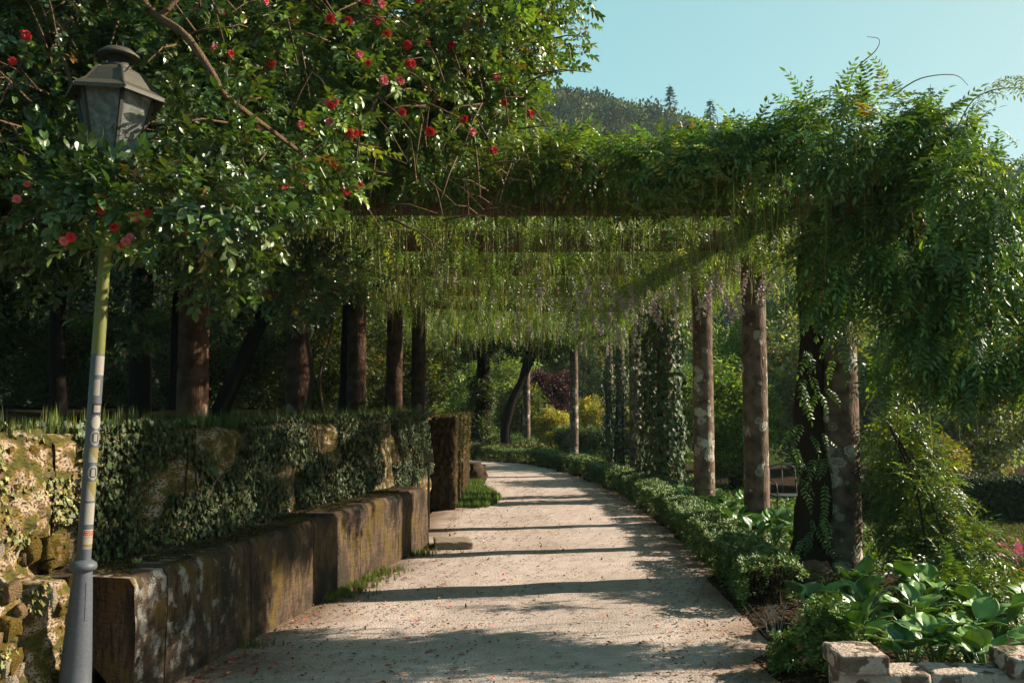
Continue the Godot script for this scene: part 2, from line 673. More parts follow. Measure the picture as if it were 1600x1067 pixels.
# ---------------------------------------------------------------- layout lines (distance ahead of the viewer, offset to the right)
const PATH_R := [[-4.0, 1.6], [5.5, 1.5], [6.5, 1.7], [7.6, 1.8], [11.9, 2.0], [17.2, 1.87], [19.8, 1.6], [22.5, 1.15], [25.0, 0.5], [26.7, -1.1], [28.0, -3.2]]
const BENCH := [[5.1, -2.02], [6.75, -1.74], [8.24, -1.47], [9.54, -1.2], [10.65, -0.94]]
const WALL := [[-3.0, -4.4], [3.0, -3.05], [4.6, -2.72], [5.3, -2.52], [6.6, -2.12], [8.24, -1.88], [10.65, -1.34], [13.2, -1.27], [14.2, -1.24], [19.2, -1.2], [21.0, -2.2], [24.0, -5.0]]
const PILLARS_R := [[3.07, 8.78], [2.80, 10.8], [2.6, 12.75], [2.56, 15.7], [2.78, 21.2], [2.95, 25.6], [2.9, 28.0], [1.95, 29.5], [0.5, 32.5]]
const PILLARS_L := [[-2.93, 8.6], [-2.47, 10.8], [-2.16, 13.0], [-1.91, 15.2], [-1.75, 17.5]]

func ground_height(x: float, d: float) -> float:
	var w := lerp_poly(WALL, clampf(d, -3.0, 24.0))
	if x < w - 0.12 and d < 26.0:
		return 1.40 + 0.1 * clampf((w - x) / 6.0, 0.0, 3.0) + 0.05 * clump.get_noise_2d(x * 3.0, d * 3.0)
	if d > 70.0:
		return -0.3
	var r := lerp_poly(PATH_R, clampf(d, -4.0, 28.0))
	if d < 30.0 and x > r:
		return lerpf(0.04, -0.22, clampf((x - r - 0.6) / 1.8, 0.0, 1.0)) + 0.03 * clump.get_noise_2d(x * 5.0, d * 5.0)
	if x < 0.0 and d >= 26.0:
		return -0.04 + 0.5 * smoothstep(0.0, 8.0, -x - 4.0)
	return -0.04

func build_ground() -> void:
	var xs := [-420.0, -200.0, -90.0, -45.0, -28.0, -20.0, -15.0]
	var x := -12.0
	while x < 14.0:
		xs.append(x)
		x += 0.22
	xs += [15.0, 18.0, 24.0, 34.0, 60.0, 120.0, 240.0, 420.0]
	var ds := [-120.0, -40.0, -12.0, -5.0]
	var d := -3.0
	while d < 40.0:
		ds.append(d)
		d += 0.3
	ds += [42.0, 46.0, 54.0, 70.0, 110.0, 220.0, 500.0]
	var st := newst(true)
	var col := func(px: float, pd: float) -> Color:
		var k := clump.get_noise_2d(px * 4.0, pd * 4.0)
		var w := lerp_poly(WALL, clampf(pd, -3.0, 24.0))
		var c := mix3(Color(0.05, 0.035, 0.022), Color(0.09, 0.065, 0.04), 0.5 + k)
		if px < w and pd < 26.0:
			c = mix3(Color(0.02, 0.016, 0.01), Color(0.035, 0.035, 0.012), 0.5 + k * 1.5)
		elif pd > 27.5:
			c = mix3(Color(0.04, 0.06, 0.015), Color(0.07, 0.1, 0.025), 0.5 + k)
		return c
	for i in xs.size() - 1:
		for j in ds.size() - 1:
			var q := []
			for k in [[0, 0], [0, 1], [1, 1], [1, 0]]:
				var px: float = xs[i + k[0]]
				var pd: float = ds[j + k[1]]
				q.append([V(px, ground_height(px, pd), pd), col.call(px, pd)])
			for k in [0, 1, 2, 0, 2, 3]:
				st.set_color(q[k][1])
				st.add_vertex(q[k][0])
	setting("ground", fin(st), M.soil, "dark garden soil under the hedges, the beds and the left grove")

	# the gravel path, one sheet that follows the bend
	st = newst(true)
	var steps := []
	d = -4.0
	while d < 28.0:
		steps.append(d)
		d += 0.2
	var across := 18
	var pth := func(dd: float, k: int) -> Array:
		var l := lerp_poly(WALL, clampf(dd, -3.0, 20.0)) + 0.05
		if dd > 18.0:
			l = lerpf(-0.95, -4.5, smoothstep(22.0, 29.0, dd))
		if dd >= 5.1 and dd <= 10.65:
			l = lerp_poly(BENCH, dd) - 0.1
		var r := lerp_poly(PATH_R, dd) + 0.25
		var f := float(k) / across
		var px := lerpf(l, r, f)
		var edge := minf(f, 1.0 - f)
		var y := 0.012 * clump.get_noise_2d(px * 12.0, dd * 12.0) - 0.02 * smoothstep(0.06, 0.0, edge)
		var dirt := smoothstep(0.16, 0.0, edge + 0.12 * clump.get_noise_2d(px * 9.0, dd * 9.0))
		var c := mix3(Color(0.98, 0.97, 0.95), Color(0.4, 0.33, 0.25), dirt)
		c = c * (0.96 + 0.22 * clump.get_noise_2d(px * 5.0 + 90.0, dd * 3.0) + 0.12 * fine.get_noise_2d(px * 14.0, dd * 9.0))
		c = mix3(c, Color(0.5, 0.4, 0.31), 0.7 * smoothstep(0.82, 0.97, f + 0.05 * clump.get_noise_2d(px * 14.0, dd * 14.0)) + 0.35 * smoothstep(0.25, 0.05, f) * smoothstep(8.5, 6.0, dd))
		return [V(px, y, dd), c]
	for i in steps.size() - 1:
		for k in across:
			var q := [pth.call(steps[i], k), pth.call(steps[i + 1], k), pth.call(steps[i + 1], k + 1), pth.call(steps[i], k + 1)]
			for m in [0, 1, 2, 0, 2, 3]:
				st.set_color(q[m][1])
				st.add_vertex(q[m][0])
	setting("path", fin(st), M.gravel, "pale gravel garden path bending left under the pergola")

	# lawn on the right, lower than the path
	st = newst(true)
	for i in 40:
		for j in 40:
			var q := []
			for k in [[0, 0], [0, 1], [1, 1], [1, 0]]:
				var px = 3.6 + (i + k[0]) * 0.3
				var pd = 5.0 + (j + k[1]) * 0.35
				q.append([V(px, -0.19 + 0.02 * clump.get_noise_2d(px * 9.0, pd * 9.0), pd), mix3(Color(0.06, 0.075, 0.016), Color(0.15, 0.15, 0.045), 0.5 + clump.get_noise_2d(px * 6.0, pd * 6.0))])
			for m in [0, 1, 2, 0, 2, 3]:
				st.set_color(q[m][1])
				st.add_vertex(q[m][0])
	setting("lawn", fin(st), M.lawn, "mown lawn lying lower on the right beyond the planting")

# a strip of wall swept along a line of (distance, offset); prof = [[offset to the left, height], ...]
func sweep(line: Array, prof: Array, step: float, rough: float, ulen: float, vtop: float) -> ArrayMesh:
	var st := newst(true)
	var d0: float = line[0][0]
	var d1: float = line[line.size() - 1][0]
	var n := int((d1 - d0) / step)
	var dense := []
	for i in prof.size() - 1:
		var a := Vector2(prof[i][0], prof[i][1])
		var b := Vector2(prof[i + 1][0], prof[i + 1][1])
		var m := maxi(1, int((b - a).length() / step))
		for k in m:
			dense.append(a.lerp(b, float(k) / m))
	dense.append(Vector2(prof[-1][0], prof[-1][1]))
	var acc := [0.0]
	for i in range(1, dense.size()):
		acc.append(acc[i - 1] + (dense[i] - dense[i - 1]).length())
	var pt := func(i: int, j: int) -> Array:
		var d := lerpf(d0, d1, float(i) / n)
		var e: Vector2 = dense[j]
		var x := lerp_poly(line, d) - e.x
		var s := rough * (clump.get_noise_3d(x * 14.0, e.y * 14.0, d * 14.0) + 0.5 * fine.get_noise_3d(x * 22.0, e.y * 22.0, d * 22.0))
		var p := V(x + s, e.y + s * 0.35 * float(e.y > 0.05), d + s * 0.2)
		return [p, Vector2((d - d0) / ulen, 1.0 - acc[j] / vtop)]
	for i in n:
		for j in dense.size() - 1:
			var q := [pt.call(i, j), pt.call(i, j + 1), pt.call(i + 1, j + 1), pt.call(i + 1, j)]
			uvquad(st, [q[0][0], q[1][0], q[2][0], q[3][0]], [q[0][1], q[1][1], q[2][1], q[3][1]])
	# closed ends
	for i in [0, n]:
		for j in range(1, dense.size() - 1):
			var t := []
			for e in ([0, j, j + 1] if i == 0 else [0, j + 1, j]):
				var w: Vector3 = pt.call(i, e)[0]
				t.append([w, Vector2(w.x / ulen * 3.1, 0.95 - w.y / vtop * 1.6)])
			for e in t:
				st.set_uv(e[1])
				st.add_vertex(e[0])
	return fin(st)

func build_walls() -> void:
	rng.seed = 7
	# low bench wall
	var bench := thing("bench_wall", "low weathered stone bench wall with dark streaks along the left of the path", "wall", V(-2.0, 0, 5.1))
	var cuts := [5.1, 5.42, 6.5, 7.6, 8.65, 9.7, 10.65]
	for i in cuts.size() - 1:
		var line := [[cuts[i] + 0.006, lerp_poly(BENCH, cuts[i])]]
		for k in range(1, 5):
			var d := lerpf(cuts[i], cuts[i + 1], k / 4.0)
			line.append([d - (0.006 if k == 4 else 0.0), lerp_poly(BENCH, d)])
		var prof := [[0.0, -0.05], [0.0, 0.62], [0.03, 0.665], [0.32, 0.675], [0.6, 0.66]]
		var m := sweep(line, prof, 0.03, 0.016, 5.8, 1.25)
		var st2 := SurfaceTool.new()
		var o := part("stone_block", m, M.bench_stone, bench)
		var mm: StandardMaterial3D = M.bench_stone
		if i > 0:
			mm = M.bench_stone.duplicate()
			mm.uv1_offset = Vector3((cuts[i] - 5.1) / 5.8, 0, 0)
			o.material_override = mm
	# moss and crumbs on the seat
	var xf := []
	var cols := []
	for i in 6000:
		var d := rf(5.15, 10.6)
		var x := lerp_poly(BENCH, d) - 0.03 - 0.42 * pow(rng.randf(), 0.7)
		if clump.get_noise_2d(d * 12.0, x * 30.0) < -0.12:
			continue
		xf.append(Transform3D(Basis(Vector3.UP, rf(0, TAU)).scaled(Vector3.ONE * rf(0.25, 0.6)), V(x, 0.672, d)))
		cols.append(tone(Color(0.045, 0.04, 0.01), 0.4, 0.5))
	stuff("moss", hedge_tufts[0], M.box_leaf, xf, cols, bench)

	# tall retaining wall in two stretches
	var up := thing("retaining_wall", "tall mossy retaining wall hung with ivy behind the stone bench", "wall", V(-2.3, 0, 6.0))
	var lo := thing("retaining_wall", "sunlit mossy rubble wall with a ledge left of the lamp post", "wall", V(-2.7, 0, 4.0))
	var l1 := []
	var l2 := []
	for p in WALL:
		if p[0] >= 3.0 and p[0] <= 5.3:
			l1.append(p)
		if p[0] >= 5.3 and p[0] <= 19.2:
			l2.append(p)
	l1[2] = [5.295, -2.52]
	part("wall_face", sweep(l1, [[0.0, -0.05], [-0.24, 0.0], [-0.22, 0.58], [-0.19, 0.66], [-0.02, 0.69], [0.02, 0.8], [0.1, 1.38], [0.16, 1.45], [0.5, 1.42]], 0.02, 0.1, 2.9, 1.9), M.mossy_stone, lo)
	part("wall_face", sweep(l2, [[0.0, -0.05], [0.0, 0.6], [0.08, 1.36], [0.14, 1.42], [0.5, 1.4]], 0.045, 0.08, 4.3, 1.9), M.mossy_stone, up)
	# stones bulging out of the sunlit rubble wall
	for i in 120:
		var d := rf(3.9, 5.28)
		var y := rf(0.05, 1.38)
		var off := lerpf(0.0, 0.1, clampf((y - 0.8) / 0.6, 0, 1)) if y > 0.7 else -0.22
		var st := newst(true)
		var s := 0.07 + 0.14 * pow(rng.randf(), 1.6)
		rough_block(st, s * 0.45, s * rf(0.5, 0.85), s, s * 0.09, s * 0.3, i * 3.0, Transform3D(Basis(rdir(), rf(-0.25, 0.25)), V(lerp_poly(WALL, d) - off - s * 0.12, y, d)), 3)
		var k := rng.randf()
		var c := Color(0.14, 0.095, 0.02) if k < 0.5 else (Color(0.22, 0.15, 0.08) if k < 0.85 else Color(0.34, 0.28, 0.21))
		var sk := "wall_stone_%d" % int(c.g * 100.0)
		if not M.has(sk):
			M[sk] = M.stone.duplicate()
			M[sk].albedo_color = sr(c)
		part("stone", fin(st), M[sk], lo)
	# ivy on the shaded wall
	var pl := thing("ivy_curtain", "dark ivy curtain covering the tall retaining wall behind the bench", "ivy", V(-2.2, 0.7, 6.5))
	xf = []
	cols = []
	for i in 30000:
		var d := 5.45 + 8.6 * rng.randf()
		var y := 1.5 - pow(rng.randf(), 1.1) * 0.9
		if clump.get_noise_2d(d * 9.0, y * 12.0) < -0.2 + (1.0 - y) * 0.28:
			continue
		var p := V(lerp_poly(WALL, d) - 0.1 * clampf((y - 0.6) / 0.8, 0, 1) + rf(0.02, 0.1), y, d)
		if y > 1.42:
			p.x -= rf(0.0, 0.35)
		var b := zbasis(Vector3(rf(-0.4, 0.5), -1.0, rf(-0.8, 0.8)), Vector3(1, rf(0.0, 0.8), rf(-0.4, 0.4)))
		xf.append(Transform3D(b.scaled(Vector3.ONE * rf(0.25, 0.7)), p))
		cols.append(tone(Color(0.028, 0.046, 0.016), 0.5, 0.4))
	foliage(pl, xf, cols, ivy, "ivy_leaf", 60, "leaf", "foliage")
	var vm: StandardMaterial3D = M.bark.duplicate()
	vm.albedo_color = sr(Color(0.08, 0.055, 0.035))
	for i in 12:
		var stv := newst(true)
		var d := rf(5.4, 13.5)
		var pts := []
		for k in 6:
			pts.append(V(lerp_poly(WALL, d) + 0.04 - 0.015 * k, 0.5 + 0.19 * k, d + rf(-0.06, 0.06)))
		tube(stv, smooth_pts(pts, 2), taper(0.008, 0.004, 11), 4)
		part("stem", fin(stv), vm, pl)
	# greenery on the sunlit stretch
	var pg := thing("ivy_patch", "sunlit ivy and small weeds on the rubble wall left of the lamp post", "ivy", V(-2.6, 1.2, 4.6))
	xf = []
	cols = []
	for i in 9000:
		var d := rf(3.4, 5.6)
		var y := 1.5 - 1.45 * rng.randf()
		if clump.get_noise_2d(d * 22.0, y * 22.0) + 0.3 * (y - 1.0) < 0.06:
			continue
		var off := lerpf(0.0, 0.12, clampf((y - 0.8) / 0.6, 0, 1)) if y > 0.7 else -0.24
		var p := V(lerp_poly(WALL, d) - off + rf(0.0, 0.05), y, d)
		if y > 1.42:
			p.x -= rf(0.0, 0.4)
		xf.append(Transform3D(zbasis(Vector3(rf(0, 0.6), -0.7, rf(-1, 1)), Vector3(1, rf(0, 1), rf(-0.5, 0.6))).scaled(Vector3.ONE * rf(0.2, 0.6)), p))
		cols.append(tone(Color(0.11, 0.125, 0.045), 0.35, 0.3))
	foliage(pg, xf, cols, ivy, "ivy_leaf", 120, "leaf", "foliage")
	# grasses on the wall top
	xf = []
	cols = []
	for i in 900:
		var d := rf(3.2, 14.0)
		xf.append(Transform3D(Basis(Vector3.UP, rf(0, TAU)).scaled(Vector3(1, rf(0.6, 1.5), 1) * rf(0.5, 1.1)), V(lerp_poly(WALL, d) - rf(0.12, 0.6), 1.4, d)))
		cols.append(tone(Color(0.06, 0.09, 0.02), 0.35, 0.4))
	lone_stuff("wall_top_grass", "tufts of grass growing along the top of the left retaining wall", "grass", tuft, M.grass_blade, xf, cols)

	# square mossy pier at the end of the wall
	var pier := thing("wall_pier", "square moss-covered stone pier where the left wall ends", "pier", V(-1.03, 0, 14.4))
	var ps := newst(true)
	rough_block(ps, 0.4, 1.40, 4.6, 0.05, 0.035, 4.0, Transform3D(Basis(Vector3.UP, 0.0), V(-1.04, 0.70, 16.5)), 30)
	var pmx: StandardMaterial3D = M.mossy_tri.duplicate()
	pmx.albedo_color = sr(Color(0.3, 0.27, 0.25))
	part("shaft", fin(ps), pmx, pier)
	xf = []
	cols = []
	for i in 1500:
		var d := rf(14.2, 18.8)
		var top := rng.randf() < 0.45
		var p := V(rf(-1.25, -0.84), 1.41, d) if top else V(-0.83, 1.42 - absf(rng.randfn()) * 0.35, d)
		xf.append(Transform3D(Basis(rdir(), rf(0, TAU)).scaled(Vector3.ONE * rf(0.4, 1.0)), p))
		cols.append(tone(Color(0.09, 0.085, 0.014), 0.3, 0.5))
	stuff("moss", hedge_tufts[1], M.box_leaf, xf, cols, pier)

	# step stone, boulders
	var ss := newst(true)
	rough_block(ss, 0.42, 0.09, 0.42, 0.02, 0.02, 9.0, Transform3D(Basis(Vector3.UP, 0.12), V(-0.66, 0.04, 10.62)), 6)
	var sm: StandardMaterial3D = M.stone.duplicate()
	sm.albedo_color = sr(Color(0.45, 0.36, 0.27))
	solo("stone_slab", fin(ss), sm, "flat stone slab lying at the far end of the bench wall", "slab")
	ss = newst(true)
	rough_block(ss, 0.42, 0.42, 0.5, 0.16, 0.08, 15.0, Transform3D(Basis(Vector3.UP, 0.5), V(-0.78, 0.15, 19.7)), 6)
	sm = M.stone.duplicate()
	sm.albedo_color = sr(Color(0.12, 0.085, 0.055))
	solo("boulder", fin(ss), sm, "rounded dark boulder at the path edge beyond the square pier", "boulder")
	ss = newst(true)
	rough_block(ss, 0.3, 0.28, 0.3, 0.11, 0.06, 25.0, Transform3D(Basis(Vector3.UP, 0.9), V(2.56, 0.12, 8.05)), 6)
	sm = M.stone.duplicate()
	sm.albedo_color = sr(Color(0.2, 0.14, 0.09))
	solo("boulder", fin(ss), sm, "brown stone at the foot of the nearest right pillar", "boulder")

	# little sign on a stake
	var sg := thing("garden_sign", "small blank plate on a short stake by the end of the bench", "sign", V(-1.06, 0.62, 12.0))
	ss = newst(false)
	rough_block(ss, 0.13, 0.09, 0.012, 0.004, 0.0, 1.0, Transform3D(Basis(Vector3(0, 0, 1), 0.15).rotated(Vector3.RIGHT, -0.2), Vector3(0, 0.30, 0.015)), 1)
	var gm: StandardMaterial3D = M.stone.duplicate()
	gm.albedo_color = sr(Color(0.3, 0.24, 0.17))
	part("plate", fin(ss), gm, sg, true)
	ss = newst(true)
	tube(ss, [Vector3(0, -0.6, 0), Vector3(0, 0.29, 0)], [0.016, 0.016], 6)
	part("stake", fin(ss), gm, sg, true)

# ---------------------------------------------------------------- lamp post
func build_lamp() -> void:
	rng.seed = 17
	var lamp := thing("street_lamp", "old leaning lamp post with a hexagonal lantern among the camellia leaves", "street lamp", V(-2.245, 0, 4.9))
	lamp.rotation = Vector3(0, 0, -0.0405)
	var grey: StandardMaterial3D = M.paint.duplicate()
	grey.albedo_color = sr(Color(0.078, 0.088, 0.105))
	var st := newst(true)
	lathe(st, [Vector2(0.0, 0.0), Vector2(0.12, 0.0), Vector2(0.12, 0.05), Vector2(0.1, 0.09), Vector2(0.08, 0.13), Vector2(0.074, 0.28), Vector2(0.056, 0.6), Vector2(0.049, 0.71), Vector2(0.047, 0.74)], 28)
	part("base", fin(st), grey, lamp, true)
	st = newst(true)
	lathe(st, [Vector2(0.04, 0.735), Vector2(0.052, 0.742), Vector2(0.066, 0.752), Vector2(0.069, 0.765), Vector2(0.064, 0.782), Vector2(0.048, 0.792), Vector2(0.036, 0.8)], 28)
	part("collar", fin(st), grey, lamp, true)
	var door := newst(true)
	for i in 6:
		var a := lerpf(-0.05, 0.75, i / 6.0)
		var b := lerpf(-0.05, 0.75, (i + 1) / 6.0)
		var r0 := 0.0634
		var r1 := 0.0522
		quad(door, Vector3(cos(a) * r0, 0.5, sin(a) * r0), Vector3(cos(a) * r1, 0.69, sin(a) * r1), Vector3(cos(b) * r1, 0.69, sin(b) * r1), Vector3(cos(b) * r0, 0.5, sin(b) * r0))
	part("inspection_door", fin(door), grey, lamp, true)
	st = newst(true)
	lathe(st, [Vector2(0.036, 0.79), Vector2(0.0345, 1.3), Vector2(0.033, 1.86)], 24)
	var post := part("post", fin(st), grey, lamp, true)
	st = newst(true)
	lathe(st, [Vector2(0.0332, 1.86), Vector2(0.031, 2.4), Vector2(0.03, 2.84)], 24)
	var green: StandardMaterial3D = M.paint.duplicate()
	green.albedo_color = sr(Color(0.14, 0.15, 0.03))
	var gp := part("post", fin(st), green, lamp, true)
	gp.set_meta("label", "upper post stained yellow green")
	# stickers: [height, size, tone, pattern]
	var kinds := [[1.80, 0.10, 0], [1.685, 0.085, 3], [1.575, 0.055, 1], [1.505, 0.07, 2], [1.425, 0.08, 4], [1.335, 0.075, 5], [1.245, 0.075, 4], [1.15, 0.10, 5], [1.035, 0.11, 0], [0.935, 0.04, 6], [0.895, 0.035, 7], [0.865, 0.02, 5]]
	for k in kinds:
		var s := newst(false)
		var a0 := -0.15
		var a1 := 1.45
		var nu := 12
		var nv := 12
		for i in nu:
			for j in nv:
				var u := (i + 0.5) / nu * 2.0 - 1.0
				var v := (j + 0.5) / nv * 2.0 - 1.0
				var r := sqrt(u * u + v * v)
				var c := Color(0.4, 0.39, 0.36)
				match k[2]:
					1: c = Color(0.05, 0.05, 0.05) if maxf(absf(u), absf(v)) > 0.72 else Color(0.38, 0.36, 0.33)
					2:
						if r > 0.98: continue
						c = Color(0.46, 0.45, 0.41)
					3: c = Color(0.38, 0.36, 0.33) if u > -0.2 else Color(0.12, 0.13, 0.14)
					4:
						if r > 1.0: continue
						c = Color(0.36, 0.35, 0.33) if r > 0.72 or (absf(u) < 0.28 and absf(v) < 0.45) else Color(0.06, 0.06, 0.07)
					5: c = Color(0.27, 0.24, 0.09) if v > u - 0.2 else Color(0.36, 0.34, 0.3)
					6: c = Color(0.4, 0.08, 0.04) if absf(v) < 0.75 and fmod(absf(u * 3.0 + v), 1.0) > 0.25 else Color(0.5, 0.42, 0.34)
					7: c = Color(0.3, 0.24, 0.2) if (i + j) % 3 == 0 else Color(0.5, 0.44, 0.36)
				s.set_color(c)
				var rr := lerpf(0.036, 0.033, (k[0] - 0.79) / 1.07) + 0.0012
				var q := []
				for e in [[0, 0], [0, 1], [1, 1], [1, 0]]:
					var a := lerpf(a0, a1, float(i + e[0]) / nu)
					q.append(Vector3(cos(a) * rr, k[0] + (float(j + e[1]) / nv - 0.5) * k[1], sin(a) * rr))
				quad(s, q[0], q[1], q[2], q[3])
		part("sticker", fin(s), M.sticker, post, true)
	# lantern
	var metal: StandardMaterial3D = M.rusty_metal.duplicate()
	metal.albedo_color = sr(Color(0.055, 0.05, 0.038))
	var roofm: StandardMaterial3D = M.rusty_metal.duplicate()
	roofm.albedo_color = sr(Color(0.1, 0.09, 0.06))
	var turn := -0.04
	var y0 := 2.92
	var y1 := 3.24
	var r0 := 0.118
	var r1 := 0.2
	var hexp := func(k: int, r: float, y: float) -> Vector3:
		var a := turn + TAU * k / 6.0
		return Vector3(cos(a) * r, y, sin(a) * r)
	st = newst(true)
	lathe(st, [Vector2(0.03, 2.80), Vector2(0.05, 2.83), Vector2(0.045, 2.86), Vector2(0.1, 2.9), Vector2(0.115, 2.915), Vector2(0.0, 2.92)], 18)
	var lan := part("lantern", fin(st), metal, lamp, true)
	for k in 6:
		st = newst(false)
		var a: Vector3 = hexp.call(k, r0, y0)
		var b: Vector3 = hexp.call(k + 1, r0, y0)
		var c: Vector3 = hexp.call(k + 1, r1, y1)
		var d: Vector3 = hexp.call(k, r1, y1)
		var nrm := ((b - a).cross(d - a)).normalized() * 0.003
		quad(st, a + nrm, d + nrm, c + nrm, b + nrm)
		quad(st, a - nrm, b - nrm, c - nrm, d - nrm)
		for e in [[a, b], [b, c], [c, d], [d, a]]:
			quad(st, e[0] - nrm, e[0] + nrm, e[1] + nrm, e[1] - nrm)
		var pane: StandardMaterial3D = M.frosted_pane.duplicate()
		pane.albedo_color = sr(Color(0.2, 0.205, 0.19))
		part("glass_pane", fin(st), pane, lan, true)
		st = newst(false)
		var t := newst(false)
		tube(t, [hexp.call(k, r0 + 0.004, y0 - 0.01), hexp.call(k, r1 + 0.004, y1 + 0.005)], [0.011, 0.013], 4)
		part("frame_bar", fin(t), metal, lan, true)
		t = newst(false)
		tube(t, [hexp.call(k, r0 + 0.004, y0), hexp.call(k + 1, r0 + 0.004, y0)], [0.011, 0.011], 4)
		part("frame_rail", fin(t), metal, lan, true)
	# roof: flared eave, hexagonal hood, neck and cap
	st = newst(false)
	var rows := [[0.205, 3.235], [0.262, 3.215], [0.262, 3.235], [0.19, 3.275], [0.165, 3.31], [0.125, 3.36], [0.085, 3.385], [0.06, 3.39]]
	for i in rows.size() - 1:
		for k in 6:
			quad(st, hexp.call(k, rows[i][0], rows[i][1]), hexp.call(k, rows[i + 1][0], rows[i + 1][1]), hexp.call(k + 1, rows[i + 1][0], rows[i + 1][1]), hexp.call(k + 1, rows[i][0], rows[i][1]))
	for k in range(1, 5):
		tri(st, hexp.call(0, 0.205, 3.234), hexp.call(k, 0.205, 3.234), hexp.call(k + 1, 0.205, 3.234))
	part("lantern_roof", fin(st), roofm, lan, true)
	for k in 6:
		st = newst(false)
		tube(st, [hexp.call(k, 0.263, 3.226), hexp.call(k, 0.191, 3.277), hexp.call(k, 0.126, 3.362), hexp.call(k, 0.07, 3.39)], [0.007, 0.007, 0.007, 0.006], 5)
		part("roof_rib", fin(st), metal, lan, true)
	st = newst(true)
	lathe(st, [Vector2(0.07, 3.385), Vector2(0.072, 3.4), Vector2(0.055, 3.405), Vector2(0.055, 3.45), Vector2(0.05, 3.455)], 20)
	part("chimney", fin(st), metal, lan, true)
	st = newst(true)
	lathe(st, [Vector2(0.05, 3.452), Vector2(0.108, 3.45), Vector2(0.106, 3.462), Vector2(0.07, 3.49), Vector2(0.03, 3.503), Vector2(0.0, 3.505)], 20)
	part("chimney_cap", fin(st), roofm, lan, true)
	st = newst(true)
	var ring := []
	for k in 13:
		var a := TAU * k / 12.0
		ring.append(Vector3(cos(a) * 0.018, 3.522 + sin(a) * 0.018, 0))
	tube(st, ring, taper(0.004, 0.004, 13), 5)
	part("ring", fin(st), metal, lan, true)

# ---------------------------------------------------------------- pergola
func pillar(x: float, d: float, y0: float, y1: float, r: float, label: String, off: float) -> void:
	var p := thing("stone_pillar", label, "pillar", V(x, y0, d), "round stone pillars of the pergola")
	var joints := [y0, y0 + (y1 - y0) * 0.28, y0 + (y1 - y0) * 0.69, y1]
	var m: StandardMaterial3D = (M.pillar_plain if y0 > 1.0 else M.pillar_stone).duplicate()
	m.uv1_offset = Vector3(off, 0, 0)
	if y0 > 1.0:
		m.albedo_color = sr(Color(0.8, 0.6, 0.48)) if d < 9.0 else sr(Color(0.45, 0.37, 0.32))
	for k in 3:
		var st := newst(true)
		var a: float = joints[k] - (0.1 if k == 0 else 0.0)
		var b: float = joints[k + 1]
		var n := 14
		var prof := []
		for i in n + 1:
			var f := float(i) / n
			var rr := r * (1.0 - 0.06 * (lerpf(a, b, f) - y0) / (y1 - y0))
			if i == 0 and k > 0 or i == n and k < 2:
				rr -= 0.006
			prof.append(Vector2(rr, lerpf(a, b, f)))
		for i in n:
			for s in 20:
				var q := []
				var u := []
				for e in [[0, 0], [1, 0], [1, 1], [0, 1]]:
					var an = TAU * (s + e[1]) / 20.0
					var pf: Vector2 = prof[i + e[0]]
					var w := pf.x * (1.0 + 0.035 * clump.get_noise_3d(cos(an) * 9.0 + x * 40.0, pf.y * 9.0, sin(an) * 9.0 + d))
					q.append(V(x, 0, d) + Vector3(cos(an) * w, pf.y, sin(an) * w))
					u.append(Vector2(-(s + e[1]) / 20.0, 1.0 - (pf.y - y0) / 3.5))
				uvquad(st, q, u)
		part("drum", fin(st), m, p)

func beam(a: Vector3, b: Vector3, w: float, h: float, label: String, sd: float) -> void:
	var st := newst(true)
	var n := int(a.distance_to(b) / 0.12)
	var bs := zbasis(b - a)
	var sect := [[-1, -1], [-1, -0.8], [-1, 0.8], [-0.85, 1], [0.85, 1], [1, 0.8], [1, -0.8], [0.85, -1], [-0.85, -1]]
	var ring := func(i: int) -> Array:
		var c := a.lerp(b, float(i) / n) - Vector3(0, 0.03 * sin(PI * i / n), 0)
		var o := []
		for s in sect.slice(1):
			var k := 1.0 + 0.08 * clump.get_noise_3d(i * 1.7 + sd * 50.0, s[0] * 30.0, s[1] * 30.0)
			o.append(c + bs.x * s[0] * w * 0.5 * k + bs.y * s[1] * h * 0.5 * k)
		return o
	var prev: Array = ring.call(0)
	for k in range(1, 7):
		tri(st, prev[0], prev[k + 1], prev[k])
	for i in range(1, n + 1):
		var cur: Array = ring.call(i)
		for k in 8:
			quad(st, prev[k], prev[(k + 1) % 8], cur[(k + 1) % 8], cur[k])
		prev = cur
	for k in range(1, 7):
		tri(st, prev[0], prev[k], prev[k + 1])
	var m: StandardMaterial3D = M.beam_wood.duplicate()
	m.albedo_color = sr(Color(0.25, 0.155, 0.095))
	var o := solo("pergola_beam", fin(st), m, label, "beam")
	o.set_meta("group", "beams of the pergola roof")

